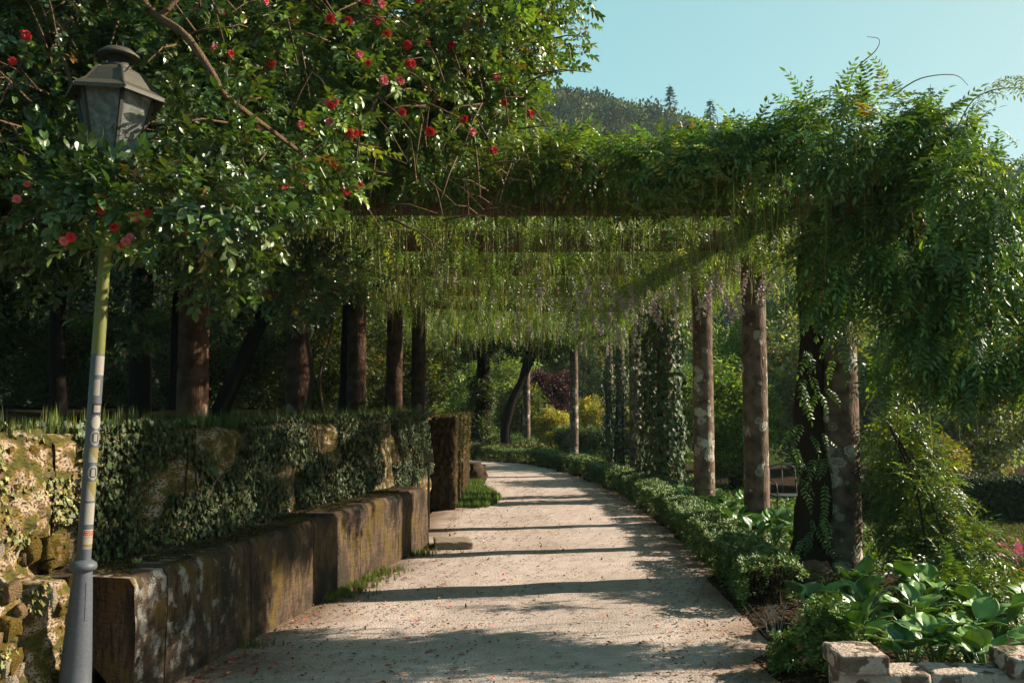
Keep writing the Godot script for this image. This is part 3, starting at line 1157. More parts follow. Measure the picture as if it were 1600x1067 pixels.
func build_pergola() -> void:
	rng.seed = 27
	var names := ["nearest right pillar, blotched with pale lichen rings beside the dark vine trunk", "second pillar from the right, bare stone with a tall white lichen streak", "third pillar on the right, slim and bare with lit right edge", "ivy wrapped fourth pillar on the right of the path", "slender bare pillar left of the ivy wrapped pillars", "far right pillar half hidden by ivy, behind the slender bare one", "thin far pillar with ivy leaves on its lit right side", "bare far pillar standing alone before the yellow bushes", "farthest pillar beside the leaning trunk at the path end"]
	for i in PILLARS_R.size():
		var p: Array = PILLARS_R[i]
		pillar(p[0], p[1], -0.05, 3.4, [0.168, 0.145, 0.142, 0.14, 0.135, 0.13, 0.125, 0.135, 0.135][i], names[i], i * 0.37)
	var ln := ["thick brown pillar on the left terrace behind the lamp post", "left terrace pillar with mossy lit edge and a climbing stem", "middle bare pillar on the left terrace above the bench", "dark left pillar fourth from the lamp, before the square pier", "darkest left pillar, farthest back above the square pier"]
	for i in PILLARS_L.size():
		var p: Array = PILLARS_L[i]
		pillar(p[0], p[1], 1.36, 3.4, [0.142, 0.14, 0.138, 0.135, 0.135][i], ln[i], 0.2 + i * 0.29)
	var bl := ["nearest cross beam under the hanging wisteria, its lower edge in sun", "second cross beam behind the nearest one", "third cross beam with hanging stalks and a thin lit edge", "fourth cross beam over the ivy wrapped pillar", "deepest cross beam in the shade of the vine roof"]
	for i in 5:
		var l: Array = PILLARS_L[i]
		var r: Array = PILLARS_R[i]
		if i == 4:
			r = [2.65, 18.3]
		beam(V(l[0] - 0.5, 3.52, l[1]), V(r[0] + 0.45, 3.51, r[1]), 0.2, 0.23, bl[i], i)
	var rl := ["first", "second", "third", "fourth", "fifth", "sixth", "seventh", "eighth"]
	for i in 8:
		var a: Array = PILLARS_R[i]
		var b: Array = PILLARS_R[i + 1]
		beam(V(a[0] + 0.02, 3.7, a[1] - (0.4 if i == 0 else 0.0)), V(b[0] + 0.02, 3.7, b[1] - 0.02), 0.15, 0.15, "%s side beam from the viewer over the right pillars" % rl[i], 20 + i)
	for i in 4:
		var a: Array = PILLARS_L[i]
		var b: Array = PILLARS_L[i + 1]
		beam(V(a[0], 3.7, a[1] - (0.4 if i == 0 else 0.0)), V(b[0], 3.7, b[1] - 0.02), 0.15, 0.15, "%s side beam from the lamp over the left pillars" % rl[i], 40 + i)

# hanging bare flower stalks of the wisteria
var string_mesh: ArrayMesh
var raceme_mesh := []
func make_strings() -> void:
	var st := newst(false)
	rng.seed = 61
	st.set_color(Color.WHITE)
	var pts := []
	for i in 6:
		pts.append(Vector3(rf(-0.012, 0.012) * i * 0.4, -0.2 * i, rf(-0.012, 0.012) * i * 0.4))
	tube(st, pts, taper(0.0026, 0.0014, 6), 3)
	for i in 14:
		var y := -rf(0.15, 1.0)
		blade(st, Transform3D(zbasis(Vector3(rf(-1, 1), rf(-0.4, 0.1), rf(-1, 1))), Vector3(0, y, 0)), rf(0.014, 0.026), 0.004, 0.1, 0.0, [0.0, 1.0, 0.0], 1.1)
	string_mesh = fin(st)
	for k in 2:
		st = newst(false)
		for i in 34:
			var s := rng.randf()
			var a := rf(0, TAU)
			var r := 0.03 * (1.0 - 0.65 * s)
			var d := Vector3(cos(a), rf(-0.5, 0.3), sin(a))
			blade(st, Transform3D(zbasis(d, Vector3.UP + rdir() * 0.6), Vector3(cos(a) * r * 0.3, -0.24 * s, sin(a) * r * 0.3)), r + 0.008, 0.022, 0.4, 0.4, [0.3, 1.0, 0.7], rf(0.7, 1.1))
		raceme_mesh.append(fin(st))

func build_wisteria() -> void:
	rng.seed = 37
	var base := Color(0.08, 0.165, 0.042)
	# 1 the great mass over the nearest right corner
	var v := thing("wisteria_vine", "huge leafy wisteria mound spilling over the nearest right pillar", "wisteria", V(2.85, 0, 8.95))
	var st := newst(true)
	tube(st, smooth_pts([V(2.72, -0.1, 8.72), V(2.76, 0.35, 8.74), V(2.82, 0.9, 8.78), V(2.80, 1.5, 8.86), V(2.84, 2.2, 8.82), V(2.82, 2.9, 8.86), V(2.9, 3.5, 8.8)], 4), taper(0.19, 0.09, 25), 10, 0.25)
	tube(st, smooth_pts([V(2.86, -0.1, 8.95), V(2.78, 0.5, 8.95), V(2.86, 1.2, 8.98), V(2.9, 2.0, 9.0), V(2.86, 3.4, 9.0)], 4), taper(0.1, 0.06, 17), 8, 0.25)
	for k in 7:
		var a := V(2.9, 3.45, 8.8)
		tube(st, smooth_pts([a, a + Vector3(rf(-0.6, 0.9), rf(0.0, 0.4), rf(-0.3, 0.5)), a + Vector3(rf(-1.2, 1.6), rf(-0.3, 0.5), rf(-0.4, 0.9))], 5), taper(0.035, 0.012, 11), 6, 0.2)
	var bm: StandardMaterial3D = M.bark.duplicate()
	bm.albedo_color = sr(Color(0.085, 0.055, 0.038))
	part("trunk", fin(st), bm, v)
	var xf := []
	var cols := []
	var masses := [[2.68, 3.52, 7.2, 0.78, 0.44, 0.65, 3000], [3.2, 3.0, 6.87, 0.62, 0.72, 0.6, 2400], [3.85, 2.2, 6.65, 0.36, 0.8, 0.35, 700], [2.7, 2.7, 7.3, 0.42, 0.6, 0.32, 800], [3.38, 2.22, 6.8, 0.48, 0.52, 0.4, 1300], [1.7, 3.6, 7.6, 0.8, 0.13, 0.7, 2600], [3.05, 2.05, 7.1, 0.32, 0.3, 0.3, 400], [3.7, 2.9, 7.05, 0.4, 0.6, 0.4, 800], [2.9, 3.62, 8.4, 1.0, 0.3, 0.8, 1300]]
	for e in masses:
		shell(xf, cols, e, e[6], 0.45, base, 0.36, 0.35, 1.0, 0.45, 0.03)
	# loose sprays over the edges
	for i in 420:
		var x := rf(1.1, 3.8)
		var top := 3.38 + 0.55 * exp(-pow((x - 2.65) / 0.7, 2.0)) - 0.3 * smoothstep(3.3, 3.9, x)
		var z := Vector3(rf(-1, 1), rf(0.0, 0.9), rf(-0.2, 1.0))
		xf.append(Transform3D(zbasis(z, Vector3.UP + rdir() * 0.4).scaled(Vector3.ONE * rf(0.7, 1.1)), V(x, top + rf(-0.25, 0.05), rf(6.7, 7.9))))
		cols.append(tone(Color(0.11, 0.19, 0.05), 0.25, 0.4))
	# leaves hanging before the pillar and along the dark trunk
	for i in 220:
		var y := rf(0.3, 3.2)
		if y < 1.9 and rng.randf() < 0.6:
			continue
		var p := V(2.76 + rf(-0.22, 0.14), y, 8.6 - rf(0.0, 0.15))
		if y > 1.9:
			p = V(2.7 + rf(-0.4, 0.45), y, 7.5 - rf(0.0, 0.4))
		xf.append(Transform3D(zbasis(Vector3(rf(-1, 1), -0.8, rf(0.2, 1.0)), Vector3(0, 1, 0.6) + rdir() * 0.4).scaled(Vector3.ONE * rf(0.6, 1.05)), p))
		cols.append(tone(base, 0.25, 0.3))
	foliage(v, xf, cols, wisteria, "wisteria_leaf", 240, "leaf", "foliage")
	# long arching spray at the upper right and bare tendrils
	var tp := [[V(2.48, 3.75, 6.9), V(2.57, 4.08, 6.9), V(2.74, 4.25, 6.9), V(2.77, 4.34, 6.9), V(2.68, 4.36, 6.9)], [V(2.85, 3.9, 6.9), V(3.05, 4.02, 6.85), V(3.28, 4.03, 6.8), V(3.38, 3.95, 6.8)], [V(3.2, 3.5, 6.7), V(3.32, 3.78, 6.6), V(3.55, 3.83, 6.5), V(3.78, 3.72, 6.4)]]
	for t in tp:
		st = newst(true)
		tube(st, smooth_pts(t, 5), taper(0.006, 0.0022, (t.size() - 1) * 5 + 1), 4)
		part("tendril", fin(st), M.stalk_brown, v)
	for i in 15:
		var f := i / 14.0
		var p := V(3.22, 3.56, 6.7).lerp(V(3.78, 3.7, 6.4), f) + Vector3(0, 0.3 * sin(PI * f), 0)
		for s in [-1, 1]:
			var o := part("leaf", wisteria[i % 3], M.wisteria_tip, v, true)
			o.transform = Transform3D(zbasis(Vector3(0.4, 0.1 - 0.5 * f, s * 0.6 + 0.1), Vector3.UP + rdir() * 0.3).scaled(Vector3.ONE * rf(0.55, 0.8)), p - v.position)
	var hx := []
	var hc := []
	for i in 190:
		var x := rf(1.4, 4.2)
		var d := rf(6.5, 7.9)
		var y := rf(1.7, 2.4) if x > 2.95 else rf(3.1, 3.6)
		hx.append(Transform3D(Basis(Vector3.UP, rf(0, TAU)).scaled(Vector3(1, rf(0.25, 0.75), 1)), V(x, y, d)))
		hc.append(tone(Color(0.16, 0.15, 0.045), 0.3, 0.2))
	stuff("hanging_stalks", string_mesh, M.stalk, hx, hc, v)

	# 2 row over the nearest beam
	v = thing("wisteria_vine", "wisteria heaped along the nearest cross beam, sunlit on top", "wisteria", V(0.2, 3.5, 8.6))
	xf = []
	cols = []
	for e in [[-0.75, 3.78, 8.4, 0.7, 0.22, 0.6, 900], [0.35, 3.78, 8.5, 0.8, 0.2, 0.65, 1400], [1.15, 3.72, 8.5, 0.7, 0.16, 0.6, 1300], [-1.9, 3.75, 8.5, 0.9, 0.24, 0.7, 900], [-2.9, 3.7, 8.6, 0.6, 0.3, 0.7, 500]]:
		shell(xf, cols, e, e[6], 0.3, base, 0.28, 0.6, 1.0, 0.35, 0.16)
	for i in 130:
		xf.append(Transform3D(zbasis(Vector3(rf(-0.9, 0.9), rf(-1.3, -0.2), rf(0.3, 1.0))).scaled(Vector3.ONE * rf(0.7, 1.15)), V(rf(-1.9, 2.3), rf(3.45, 3.75), 8.45 - rf(0.0, 0.25))))
		cols.append(tone(base, 0.28, 0.5))
	for i in 420:
		var x := rf(-2.6, 2.2)
		xf.append(Transform3D(zbasis(Vector3(rf(-1, 1), rf(-0.6, 0.7), rf(0.2, 1.0))).scaled(Vector3.ONE * rf(0.7, 1.1)), V(x, 3.6 + 0.25 * clump.get_noise_1d(x * 25.0) + rf(-0.05, 0.3), rf(7.6, 8.5))))
		cols.append(tone(Color(0.085, 0.13, 0.025), 0.28, 0.6))
	foliage(v, xf, cols, wisteria, "wisteria_leaf", 160, "leaf", "foliage")
	hx = []
	hc = []
	for i in 420:
		hx.append(Transform3D(Basis(Vector3.UP, rf(0, TAU)).scaled(Vector3(1, 0.12 + 0.6 * pow(rng.randf(), 2.0), 1)), V(rf(-2.8, 2.7), rf(3.38, 3.6), rf(8.1, 9.2))))
		hc.append(tone(Color(0.19, 0.2, 0.07), 0.35, 0.2))
	stuff("hanging_stalks", string_mesh, M.stalk, hx, hc, v)

	# 3 and 4 the roof behind
	for part_no in 2:
		var d0 := 9.2 if part_no == 0 else 14.5
		var d1 := 14.5 if part_no == 0 else 25.0
		v = thing("wisteria_vine", ["wisteria roof behind the nearest beam, dripping bare stalks and pale flowers", "far wisteria roof over the bend of the path"][part_no], "wisteria", V(0.2, 3.6, d0))
		xf = []
		cols = []
		for i in [8000, 9000][part_no]:
			var d := rf(d0, d1)
			var bend := 0.0 if d < 20.0 else -pow((d - 20.0) * 0.16, 2.0)
			var lo := lerp_poly([[8.6, -3.3], [13.0, -2.7], [17.5, -2.2], [30.0, -3.5]], d)
			var x := rf(lo, 3.35) + bend
			var n := clump.get_noise_2d(x * 11.0, d * 11.0)
			if n < (0.0 if x < 1.5 else -0.12):
				continue
			var y := 3.55 + rf(-0.12, 0.35) + 0.3 * n - 0.22 * absf(rng.randfn()) * float(rng.randf() < 0.3)
			if x > 2.7:
				y -= rf(0.0, 0.35)
			xf.append(Transform3D(zbasis(rdir() + Vector3(0, -0.6, 0)).scaled(Vector3.ONE * rf(0.8, 1.25)), V(x, y, d)))
			cols.append(tone(Color(0.11, 0.19, 0.045), 0.3, 0.4))
		for k in [42, 26][part_no]:
			var c := V(rf(-2.2, 3.1), 3.4, rf(d0, minf(d1, 20.0)))
			var lowest := rf(0.15, 0.55)
			for i in 13:
				xf.append(Transform3D(zbasis(rdir() * 0.8 + Vector3(0, -1.1, 0)).scaled(Vector3.ONE * rf(0.6, 1.2)), c + Vector3(rf(-0.2, 0.2), -lowest * pow(rng.randf(), 1.5), rf(-0.2, 0.2))))
				cols.append(tone(Color(0.11, 0.19, 0.045), 0.3, 0.4))
		foliage(v, xf, cols, wisteria, "wisteria_leaf", 0, "leaf", "foliage")
		hx = []
		hc = []
		for i in [3900, 2600][part_no]:
			var d := rf(d0 - 0.2, minf(d1, 24.0))
			var bend := 0.0 if d < 20.0 else -pow((d - 20.0) * 0.16, 2.0)
			var x := rf(-2.3, 3.1)
			var cl := clump.get_noise_2d(x * 17.0, d * 17.0)
			if cl < 0.02:
				continue
			hx.append(Transform3D(Basis(Vector3.UP, rf(0, TAU)).rotated(Vector3.RIGHT, rf(-0.05, 0.05)).scaled(Vector3(1, rf(0.1, 0.4) + 1.1 * cl * rf(0.2, 1.0), 1)), V(x + bend, rf(3.3, 3.6), d)))
			hc.append(tone(Color(0.19, 0.2, 0.07), 0.35, 0.25))
		stuff("hanging_stalks", string_mesh, M.stalk, hx, hc, v)
		for i in [95, 45][part_no]:
			var d := rf(d0, 13.8 if part_no == 0 else 19.0)
			var x := 2.6 - absf(rng.randfn()) * 1.3
			var o := part("flower_cluster", raceme_mesh[i % 2], M.lilac if i % 3 else M.pale_lilac, v, true)
			o.transform = Transform3D(Basis(Vector3.UP, rf(0, TAU)).scaled(Vector3.ONE * rf(0.75, 1.3)), V(maxf(x, -1.8), rf(2.75, 3.2), d) - v.position)

	# 5 leafy skirt on the right of the pillar down to the ground
	v = thing("wisteria_vine", "leafy skirt of vine sloping from the nearest pillar to the lawn", "wisteria", V(3.5, 0, 8.3))
	xf = []
	cols = []
	for e in [[3.42, 1.6, 8.3, 0.2, 0.4, 0.28, 260], [3.5, 0.65, 8.2, 0.3, 0.5, 0.35, 800], [3.65, 0.3, 7.9, 0.34, 0.36, 0.36, 1000], [3.8, 0.02, 7.6, 0.3, 0.2, 0.36, 600], [3.4, 0.12, 7.4, 0.36, 0.22, 0.32, 600], [3.5, 1.15, 8.5, 0.22, 0.4, 0.3, 360], [3.65, 0.85, 8.5, 0.3, 0.35, 0.35, 500]]:
		shell(xf, cols, e, e[6], 0.35, Color(0.085, 0.15, 0.035), 0.3, 0.45, 0.9, 0.3, 0.02)
	foliage(v, xf, cols, wisteria, "wisteria_leaf", 120, "leaf", "foliage")
	for k in 2:
		st = newst(true)
		tube(st, smooth_pts([V(3.3, 1.4, 8.2), V(3.4 + 0.1 * k, 0.8, 7.9), V(3.4 + 0.3 * k, -0.15, 7.7)], 4), taper(0.012, 0.008, 9), 5)
		part("stem", fin(st), bm, v)

# ---------------------------------------------------------------- camellia
func build_camellia() -> void:
	rng.seed = 47
	var t := thing("camellia_tree", "great camellia tree with red blossoms hanging over the lamp and the path", "camellia", V(-5.1, 1.4, 8.0))
	var bm: StandardMaterial3D = M.bark.duplicate()
	bm.albedo_color = sr(Color(0.26, 0.165, 0.1))
	var st := newst(true)
	tube(st, smooth_pts([V(-5.1, 1.3, 8.0), V(-5.05, 2.2, 7.9), V(-4.7, 3.2, 7.7), V(-4.0, 4.3, 7.5), V(-3.2, 5.6, 7.4)], 4), taper(0.16, 0.09, 17), 10, 0.2)
	part("trunk", fin(st), bm, t)
	var limbs := [[V(-3.8, 3.9, 7.5), V(-3.3, 4.5, 6.6), V(-2.32, 4.22, 5.5), V(-2.14, 3.92, 5.3), V(-1.99, 3.77, 5.15), V(-1.78, 3.6, 5.0), V(-1.62, 3.37, 4.98), V(-1.57, 3.28, 5.03), V(-1.43, 3.2, 5.3), V(-1.33, 3.18, 5.85)],
		[V(-3.6, 4.5, 7.5), V(-2.4, 4.9, 7.4), V(-1.2, 4.9, 7.8), V(-0.2, 4.75, 8.6)],
		[V(-3.5, 4.9, 7.4), V(-2.2, 5.6, 7.6), V(-0.8, 5.7, 8.4), V(0.2, 5.6, 9.2)],
		[V(-1.99, 3.77, 5.15), V(-1.85, 3.95, 5.2), V(-1.62, 4.1, 5.3)],
		[V(-4.7, 3.2, 7.7), V(-4.5, 3.6, 6.6), V(-4.0, 3.9, 5.8), V(-3.4, 3.6, 5.3)],
		[V(-2.7, 4.6, 6.35), V(-2.9, 4.0, 5.9), V(-2.6, 3.2, 5.7)],
		[V(-1.2, 4.9, 7.8), V(-1.0, 4.2, 7.2), V(-1.2, 3.5, 6.9)]]
	var rad := [[0.036, 0.012], [0.06, 0.015], [0.07, 0.015], [0.02, 0.008], [0.05, 0.012], [0.03, 0.008], [0.03, 0.008]]
	for i in limbs.size():
		st = newst(true)
		tube(st, smooth_pts(limbs[i], 4), taper(rad[i][0], rad[i][1], (limbs[i].size() - 1) * 4 + 1), 8, 0.2)
		part("branch", fin(st), bm, t)
	st = newst(true)
	for i in 260:
		var a := V(rf(-3.4, 0.3), rf(2.9, 5.0), 0.0)
		a.z = -(5.0 + 1.05 * maxf(0.0, a.x + 2.2) + rf(0.0, 0.5))
		var d := rdir() + Vector3(0.2, -0.2, 0.5)
		tube(st, [a, a + d * 0.2 + Vector3(0, 0.03, 0), a + d * 0.4], [0.007, 0.006, 0.003], 4)
	part("twigs", fin(st), bm, t)
	var xf := []
	var cols := []
	# keep the lantern and its post free
	var keep := func(p: Vector3) -> bool:
		var d := -p.z
		var lx := p.x - (-2.12) * d / 4.9
		if d < 5.25 and absf(lx) < 0.30 and p.y > 1.6 + (2.86 - 1.6) * d / 4.9 and p.y < 1.6 + (3.58 - 1.6) * d / 4.9:
			return false
		if d < 5.0 and p.y < 2.45:
			return false
		return d > 4.35 and absf(p.x + 2.12) + absf(d - 4.9) > 0.2
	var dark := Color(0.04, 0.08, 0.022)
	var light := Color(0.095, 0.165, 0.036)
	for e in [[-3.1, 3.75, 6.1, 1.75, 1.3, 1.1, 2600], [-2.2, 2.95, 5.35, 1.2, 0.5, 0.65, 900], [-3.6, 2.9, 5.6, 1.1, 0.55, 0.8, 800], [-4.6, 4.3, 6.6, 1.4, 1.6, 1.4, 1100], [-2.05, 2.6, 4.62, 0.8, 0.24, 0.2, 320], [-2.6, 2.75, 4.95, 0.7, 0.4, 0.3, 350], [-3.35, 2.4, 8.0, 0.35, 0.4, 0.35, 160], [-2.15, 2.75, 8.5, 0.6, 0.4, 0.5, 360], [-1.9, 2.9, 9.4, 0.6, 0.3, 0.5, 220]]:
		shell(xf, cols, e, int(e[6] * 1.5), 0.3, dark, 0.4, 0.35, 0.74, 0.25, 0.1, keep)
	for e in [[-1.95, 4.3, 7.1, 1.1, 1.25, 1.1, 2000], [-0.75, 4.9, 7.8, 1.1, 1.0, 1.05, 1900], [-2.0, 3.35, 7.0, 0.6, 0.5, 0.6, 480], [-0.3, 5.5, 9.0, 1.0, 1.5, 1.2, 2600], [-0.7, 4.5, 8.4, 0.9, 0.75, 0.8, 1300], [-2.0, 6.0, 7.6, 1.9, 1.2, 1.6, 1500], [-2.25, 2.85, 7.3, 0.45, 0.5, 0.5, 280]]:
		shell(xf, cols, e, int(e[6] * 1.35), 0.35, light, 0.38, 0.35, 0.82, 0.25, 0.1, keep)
	# nearest sprigs are built leaf by leaf
	var near := []
	for i in xf.size():
		if in_frame(xf[i].origin):
			near.append([(xf[i].origin - cam.position).length(), i])
	near.sort_custom(func(a, b): return a[0] < b[0])
	var gone := {}
	var lx := []
	var lc := []
	for k in 36:
		var i: int = near[k][1]
		gone[i] = true
		for p in sprig_leaves[i % 3]:
			lx.append(xf[i] * p)
			lc.append(cols[i])
	var x2 := []
	var c2 := []
	for i in xf.size():
		if not gone.has(i):
			x2.append(xf[i])
			c2.append(cols[i])
	foliage(t, lx, lc, camellia_leaves, "camellia_leaf", 300, "leaf", "foliage")
	foliage(t, x2, c2, sprigs, "camellia_leaf", 0, "leaf", "foliage")
	# blossoms
	var fl := []
	for k in 2:
		st = newst(false)
		for ringno in 4:
			var n = [4, 6, 7, 8][ringno]
			for i in n:
				var a = TAU * (i + 0.5 * (ringno % 2) + rf(-0.1, 0.1)) / n
				var el = [1.2, 0.8, 0.4, 0.05][ringno] + rf(-0.1, 0.1)
				var z := Vector3(cos(a) * cos(el), sin(a) * cos(el), sin(el))
				blade(st, Transform3D(zbasis(z, Vector3(-cos(a) * 0.3, -sin(a) * 0.3, 1.0)), Vector3(0, 0, -0.005)), [0.024, 0.032, 0.038, 0.042][ringno], [0.024, 0.03, 0.034, 0.036][ringno], 0.25, 0.35, [0.4, 1.0, 0.85], rf(0.75, 1.15))
		fl.append(fin(st))
	var spots := [[543, 32, 7.2], [596, 6, 7.3], [573, 2, 7.3], [666, 16, 8.0], [683, 26, 8.1], [603, 53, 7.4], [561, 84, 7.0], [668, 66, 7.9], [636, 70, 7.8], [706, 70, 8.2], [515, 28, 6.9], [637, 99, 7.7], [625, 125, 7.5], [600, 125, 7.3], [644, 100, 7.8], [628, 174, 7.4], [672, 206, 7.6], [553, 207, 6.9], [561, 207, 6.95], [545, 208, 6.8], [517, 165, 6.7], [523, 158, 6.75], [788, 160, 8.7], [776, 120, 8.7], [738, 205, 8.2], [800, 130, 8.8], [725, 185, 8.3], [360, 84, 5.9], [335, 74, 5.9], [424, 99, 6.1], [385, 215, 5.9], [401, 201, 6.0], [455, 272, 6.2], [504, 286, 6.4], [520, 255, 6.5], [476, 288, 6.3], [533, 265, 6.6], [541, 299, 6.6], [515, 190, 6.7], [512, 160, 6.7], [155, 328, 4.72], [210, 339, 4.75], [231, 332, 4.8], [177, 354, 4.7], [295, 368, 5.0], [109, 371, 4.7], [98, 377, 4.7], [186, 387, 4.7], [195, 378, 4.72], [203, 370, 4.75], [25, 310, 4.8], [42, 287, 4.9], [18, 95, 5.3], [40, 55, 5.3], [125, 305, 4.8], [265, 345, 4.95], [413, 376, 6.0], [312, 8, 5.9], [345, 20, 6.0], [415, 2, 6.2], [560, 290, 7.0], [535, 295, 6.8], [443, 290, 6.2], [470, 195, 6.4], [575, 100, 7.2], [655, 0, 7.8], [700, 0, 8.2], [590, 30, 7.4], [830, 178, 9.0], [772, 235, 8.6]]
	var th := deg_to_rad(3.79)
	var fx := []
	var fxc := []
	for s in spots:
		var u: float = (s[0] - 800.0) / 1465.0
		var w: float = (533.5 - s[1]) / 1465.0
		var dd: float = s[2] * (0.94 if s[2] < 6.5 else (0.86 if s[2] < 7.9 else 0.9))
		var k := dd / (cos(th) - w * sin(th))
		var p := V(k * u, 1.6 + k * (sin(th) + w * cos(th)), dd)
		for e in 3:
			fx.append(Transform3D(zbasis(Vector3(rf(-1, 1), rf(-0.6, 0.6), rf(-0.3, 0.8))).scaled(Vector3.ONE * 0.75), p + Vector3(rf(-0.06, 0.06), rf(-0.06, 0.06), -rf(0.06, 0.2))))
			fxc.append(tone(light, 0.3, 0.3))
		var o := part("flower", fl[rng.randi() % 2], [M.red_petal, M.red_petal, M.pink_petal][rng.randi() % 3], t, true)
		o.transform = Transform3D(zbasis(Vector3(rf(-0.2, 0.9), rf(-0.5, 0.4), 1.0)).scaled(Vector3.ONE * rf(0.65, 1.0) * clampf(dd / 7.0, 0.6, 0.95)), p - t.position)
	foliage(t, fx, fxc, sprigs, "camellia_leaf", 0, "leaf", "foliage")

# ---------------------------------------------------------------- trees, bushes
func tree(called: String, label: String, category: String, pts: Array, r0: float, r1: float, ells: Array, base: Color, size: float, bark: Color, spread := 0.35, lmat := "tree_leaf", down := 0.3, group := "") -> Node3D:
	var p0: Vector3 = pts[0]
	var t := thing(called, label, category, p0, group)
	var m: StandardMaterial3D = M.bark.duplicate()
	m.albedo_color = sr(bark)
	var st := newst(true)
	var sp := smooth_pts(pts, 4)
	tube(st, sp, taper(r0, r1, sp.size()), 9, 0.25)
	for e in ells:
		var a: Vector3 = sp[sp.size() * 2 / 3]
		var b := V(e[0], e[1], e[2])
		tube(st, smooth_pts([a, a.lerp(b, 0.5) + Vector3(0, 0.1, 0), b], 4), taper(r1 * 0.7, r1 * 0.25, 9), 6, 0.2)
	part("trunk", fin(st), m, t)
	var xf := []
	var cols := []
	for e in ells:
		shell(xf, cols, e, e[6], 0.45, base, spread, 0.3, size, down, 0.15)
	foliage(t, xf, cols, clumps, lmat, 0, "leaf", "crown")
	return t

func build_trees() -> void:
	rng.seed = 57
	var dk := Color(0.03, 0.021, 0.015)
	# grove on the left terrace
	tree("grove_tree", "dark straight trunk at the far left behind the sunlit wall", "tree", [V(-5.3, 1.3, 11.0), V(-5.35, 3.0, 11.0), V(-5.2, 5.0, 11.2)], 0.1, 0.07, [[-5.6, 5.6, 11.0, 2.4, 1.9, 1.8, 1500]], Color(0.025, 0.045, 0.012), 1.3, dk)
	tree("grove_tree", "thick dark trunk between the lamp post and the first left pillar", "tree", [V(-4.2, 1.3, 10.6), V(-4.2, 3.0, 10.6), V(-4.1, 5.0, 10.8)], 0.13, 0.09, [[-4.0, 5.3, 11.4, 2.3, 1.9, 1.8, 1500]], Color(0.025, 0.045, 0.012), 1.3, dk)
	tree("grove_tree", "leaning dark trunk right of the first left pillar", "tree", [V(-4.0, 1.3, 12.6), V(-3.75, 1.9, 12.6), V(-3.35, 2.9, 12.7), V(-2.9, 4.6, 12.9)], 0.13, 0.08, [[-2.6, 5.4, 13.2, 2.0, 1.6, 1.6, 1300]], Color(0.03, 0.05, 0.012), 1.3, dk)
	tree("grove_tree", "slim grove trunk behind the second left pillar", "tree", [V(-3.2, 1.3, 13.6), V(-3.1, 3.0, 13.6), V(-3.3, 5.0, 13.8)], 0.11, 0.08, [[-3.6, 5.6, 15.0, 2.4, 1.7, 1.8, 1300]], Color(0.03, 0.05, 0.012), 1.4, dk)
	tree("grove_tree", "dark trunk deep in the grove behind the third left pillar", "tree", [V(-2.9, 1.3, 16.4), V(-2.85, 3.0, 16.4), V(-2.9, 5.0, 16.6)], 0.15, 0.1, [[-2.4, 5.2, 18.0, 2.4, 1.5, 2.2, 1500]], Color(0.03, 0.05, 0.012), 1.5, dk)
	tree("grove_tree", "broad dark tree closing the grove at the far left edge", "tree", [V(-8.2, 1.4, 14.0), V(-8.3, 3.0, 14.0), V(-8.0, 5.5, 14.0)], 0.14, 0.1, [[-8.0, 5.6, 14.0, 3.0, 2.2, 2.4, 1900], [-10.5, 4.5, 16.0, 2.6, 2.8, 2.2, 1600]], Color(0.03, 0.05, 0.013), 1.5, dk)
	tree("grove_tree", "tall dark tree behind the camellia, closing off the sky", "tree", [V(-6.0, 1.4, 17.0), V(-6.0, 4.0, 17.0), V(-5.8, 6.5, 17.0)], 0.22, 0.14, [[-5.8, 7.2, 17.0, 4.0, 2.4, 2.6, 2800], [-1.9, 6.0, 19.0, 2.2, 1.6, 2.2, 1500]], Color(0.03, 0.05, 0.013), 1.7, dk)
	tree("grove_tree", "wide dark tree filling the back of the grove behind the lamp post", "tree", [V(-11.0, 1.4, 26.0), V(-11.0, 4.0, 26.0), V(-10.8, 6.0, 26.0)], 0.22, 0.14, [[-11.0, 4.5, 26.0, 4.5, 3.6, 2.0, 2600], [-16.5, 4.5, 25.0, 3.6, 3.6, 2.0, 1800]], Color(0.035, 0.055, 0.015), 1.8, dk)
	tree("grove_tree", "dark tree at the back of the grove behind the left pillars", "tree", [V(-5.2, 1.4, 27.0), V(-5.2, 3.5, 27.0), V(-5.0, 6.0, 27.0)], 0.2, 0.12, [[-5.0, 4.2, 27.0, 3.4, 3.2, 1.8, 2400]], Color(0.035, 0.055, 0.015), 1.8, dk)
	# understorey glimpsed between the trunks
	var us := [[-7.6, 2.2, 19.0, 2.4, 1.5, 1.2, 1300], [-4.6, 2.3, 20.0, 1.9, 1.4, 1.2, 1200], [-3.0, 2.2, 22.5, 1.7, 1.3, 1.0, 900], [-10.0, 2.4, 18.0, 1.9, 1.6, 1.2, 900]]
	var ul := ["bushy undergrowth glimpsed between the dark trunks behind the lamp", "leafy bush glimpsed behind the first and second left pillars", "dim bush deep behind the third left pillar", "dim bush at the far left behind the sunlit wall"]
	for i in us.size():
		var e: Array = us[i]
		tree("grove_bush", ul[i], "bush", [V(e[0], 1.3, e[2]), V(e[0], 1.9, e[2]), V(e[0], 2.4, e[2])], 0.05, 0.03, [e], Color(0.06, 0.085, 0.025), 1.2, dk)
	# thin stem climbing beside the second left pillar
	var bm: StandardMaterial3D = M.bark.duplicate()
	bm.albedo_color = sr(Color(0.16, 0.11, 0.07))
	var tw := thing("twisted_vine", "pair of thin twisted stems climbing by the second left pillar", "vine", V(-2.25, 1.35, 10.55))
	var st := newst(true)
	tube(st, smooth_pts([V(-2.34, 1.35, 10.55), V(-2.24, 1.9, 10.5), V(-2.3, 2.4, 10.5), V(-2.22, 2.9, 10.5), V(-2.3, 3.5, 10.5)], 4), taper(0.03, 0.018, 17), 6, 0.2)
	part("stem", fin(st), bm, tw)
	st = newst(true)
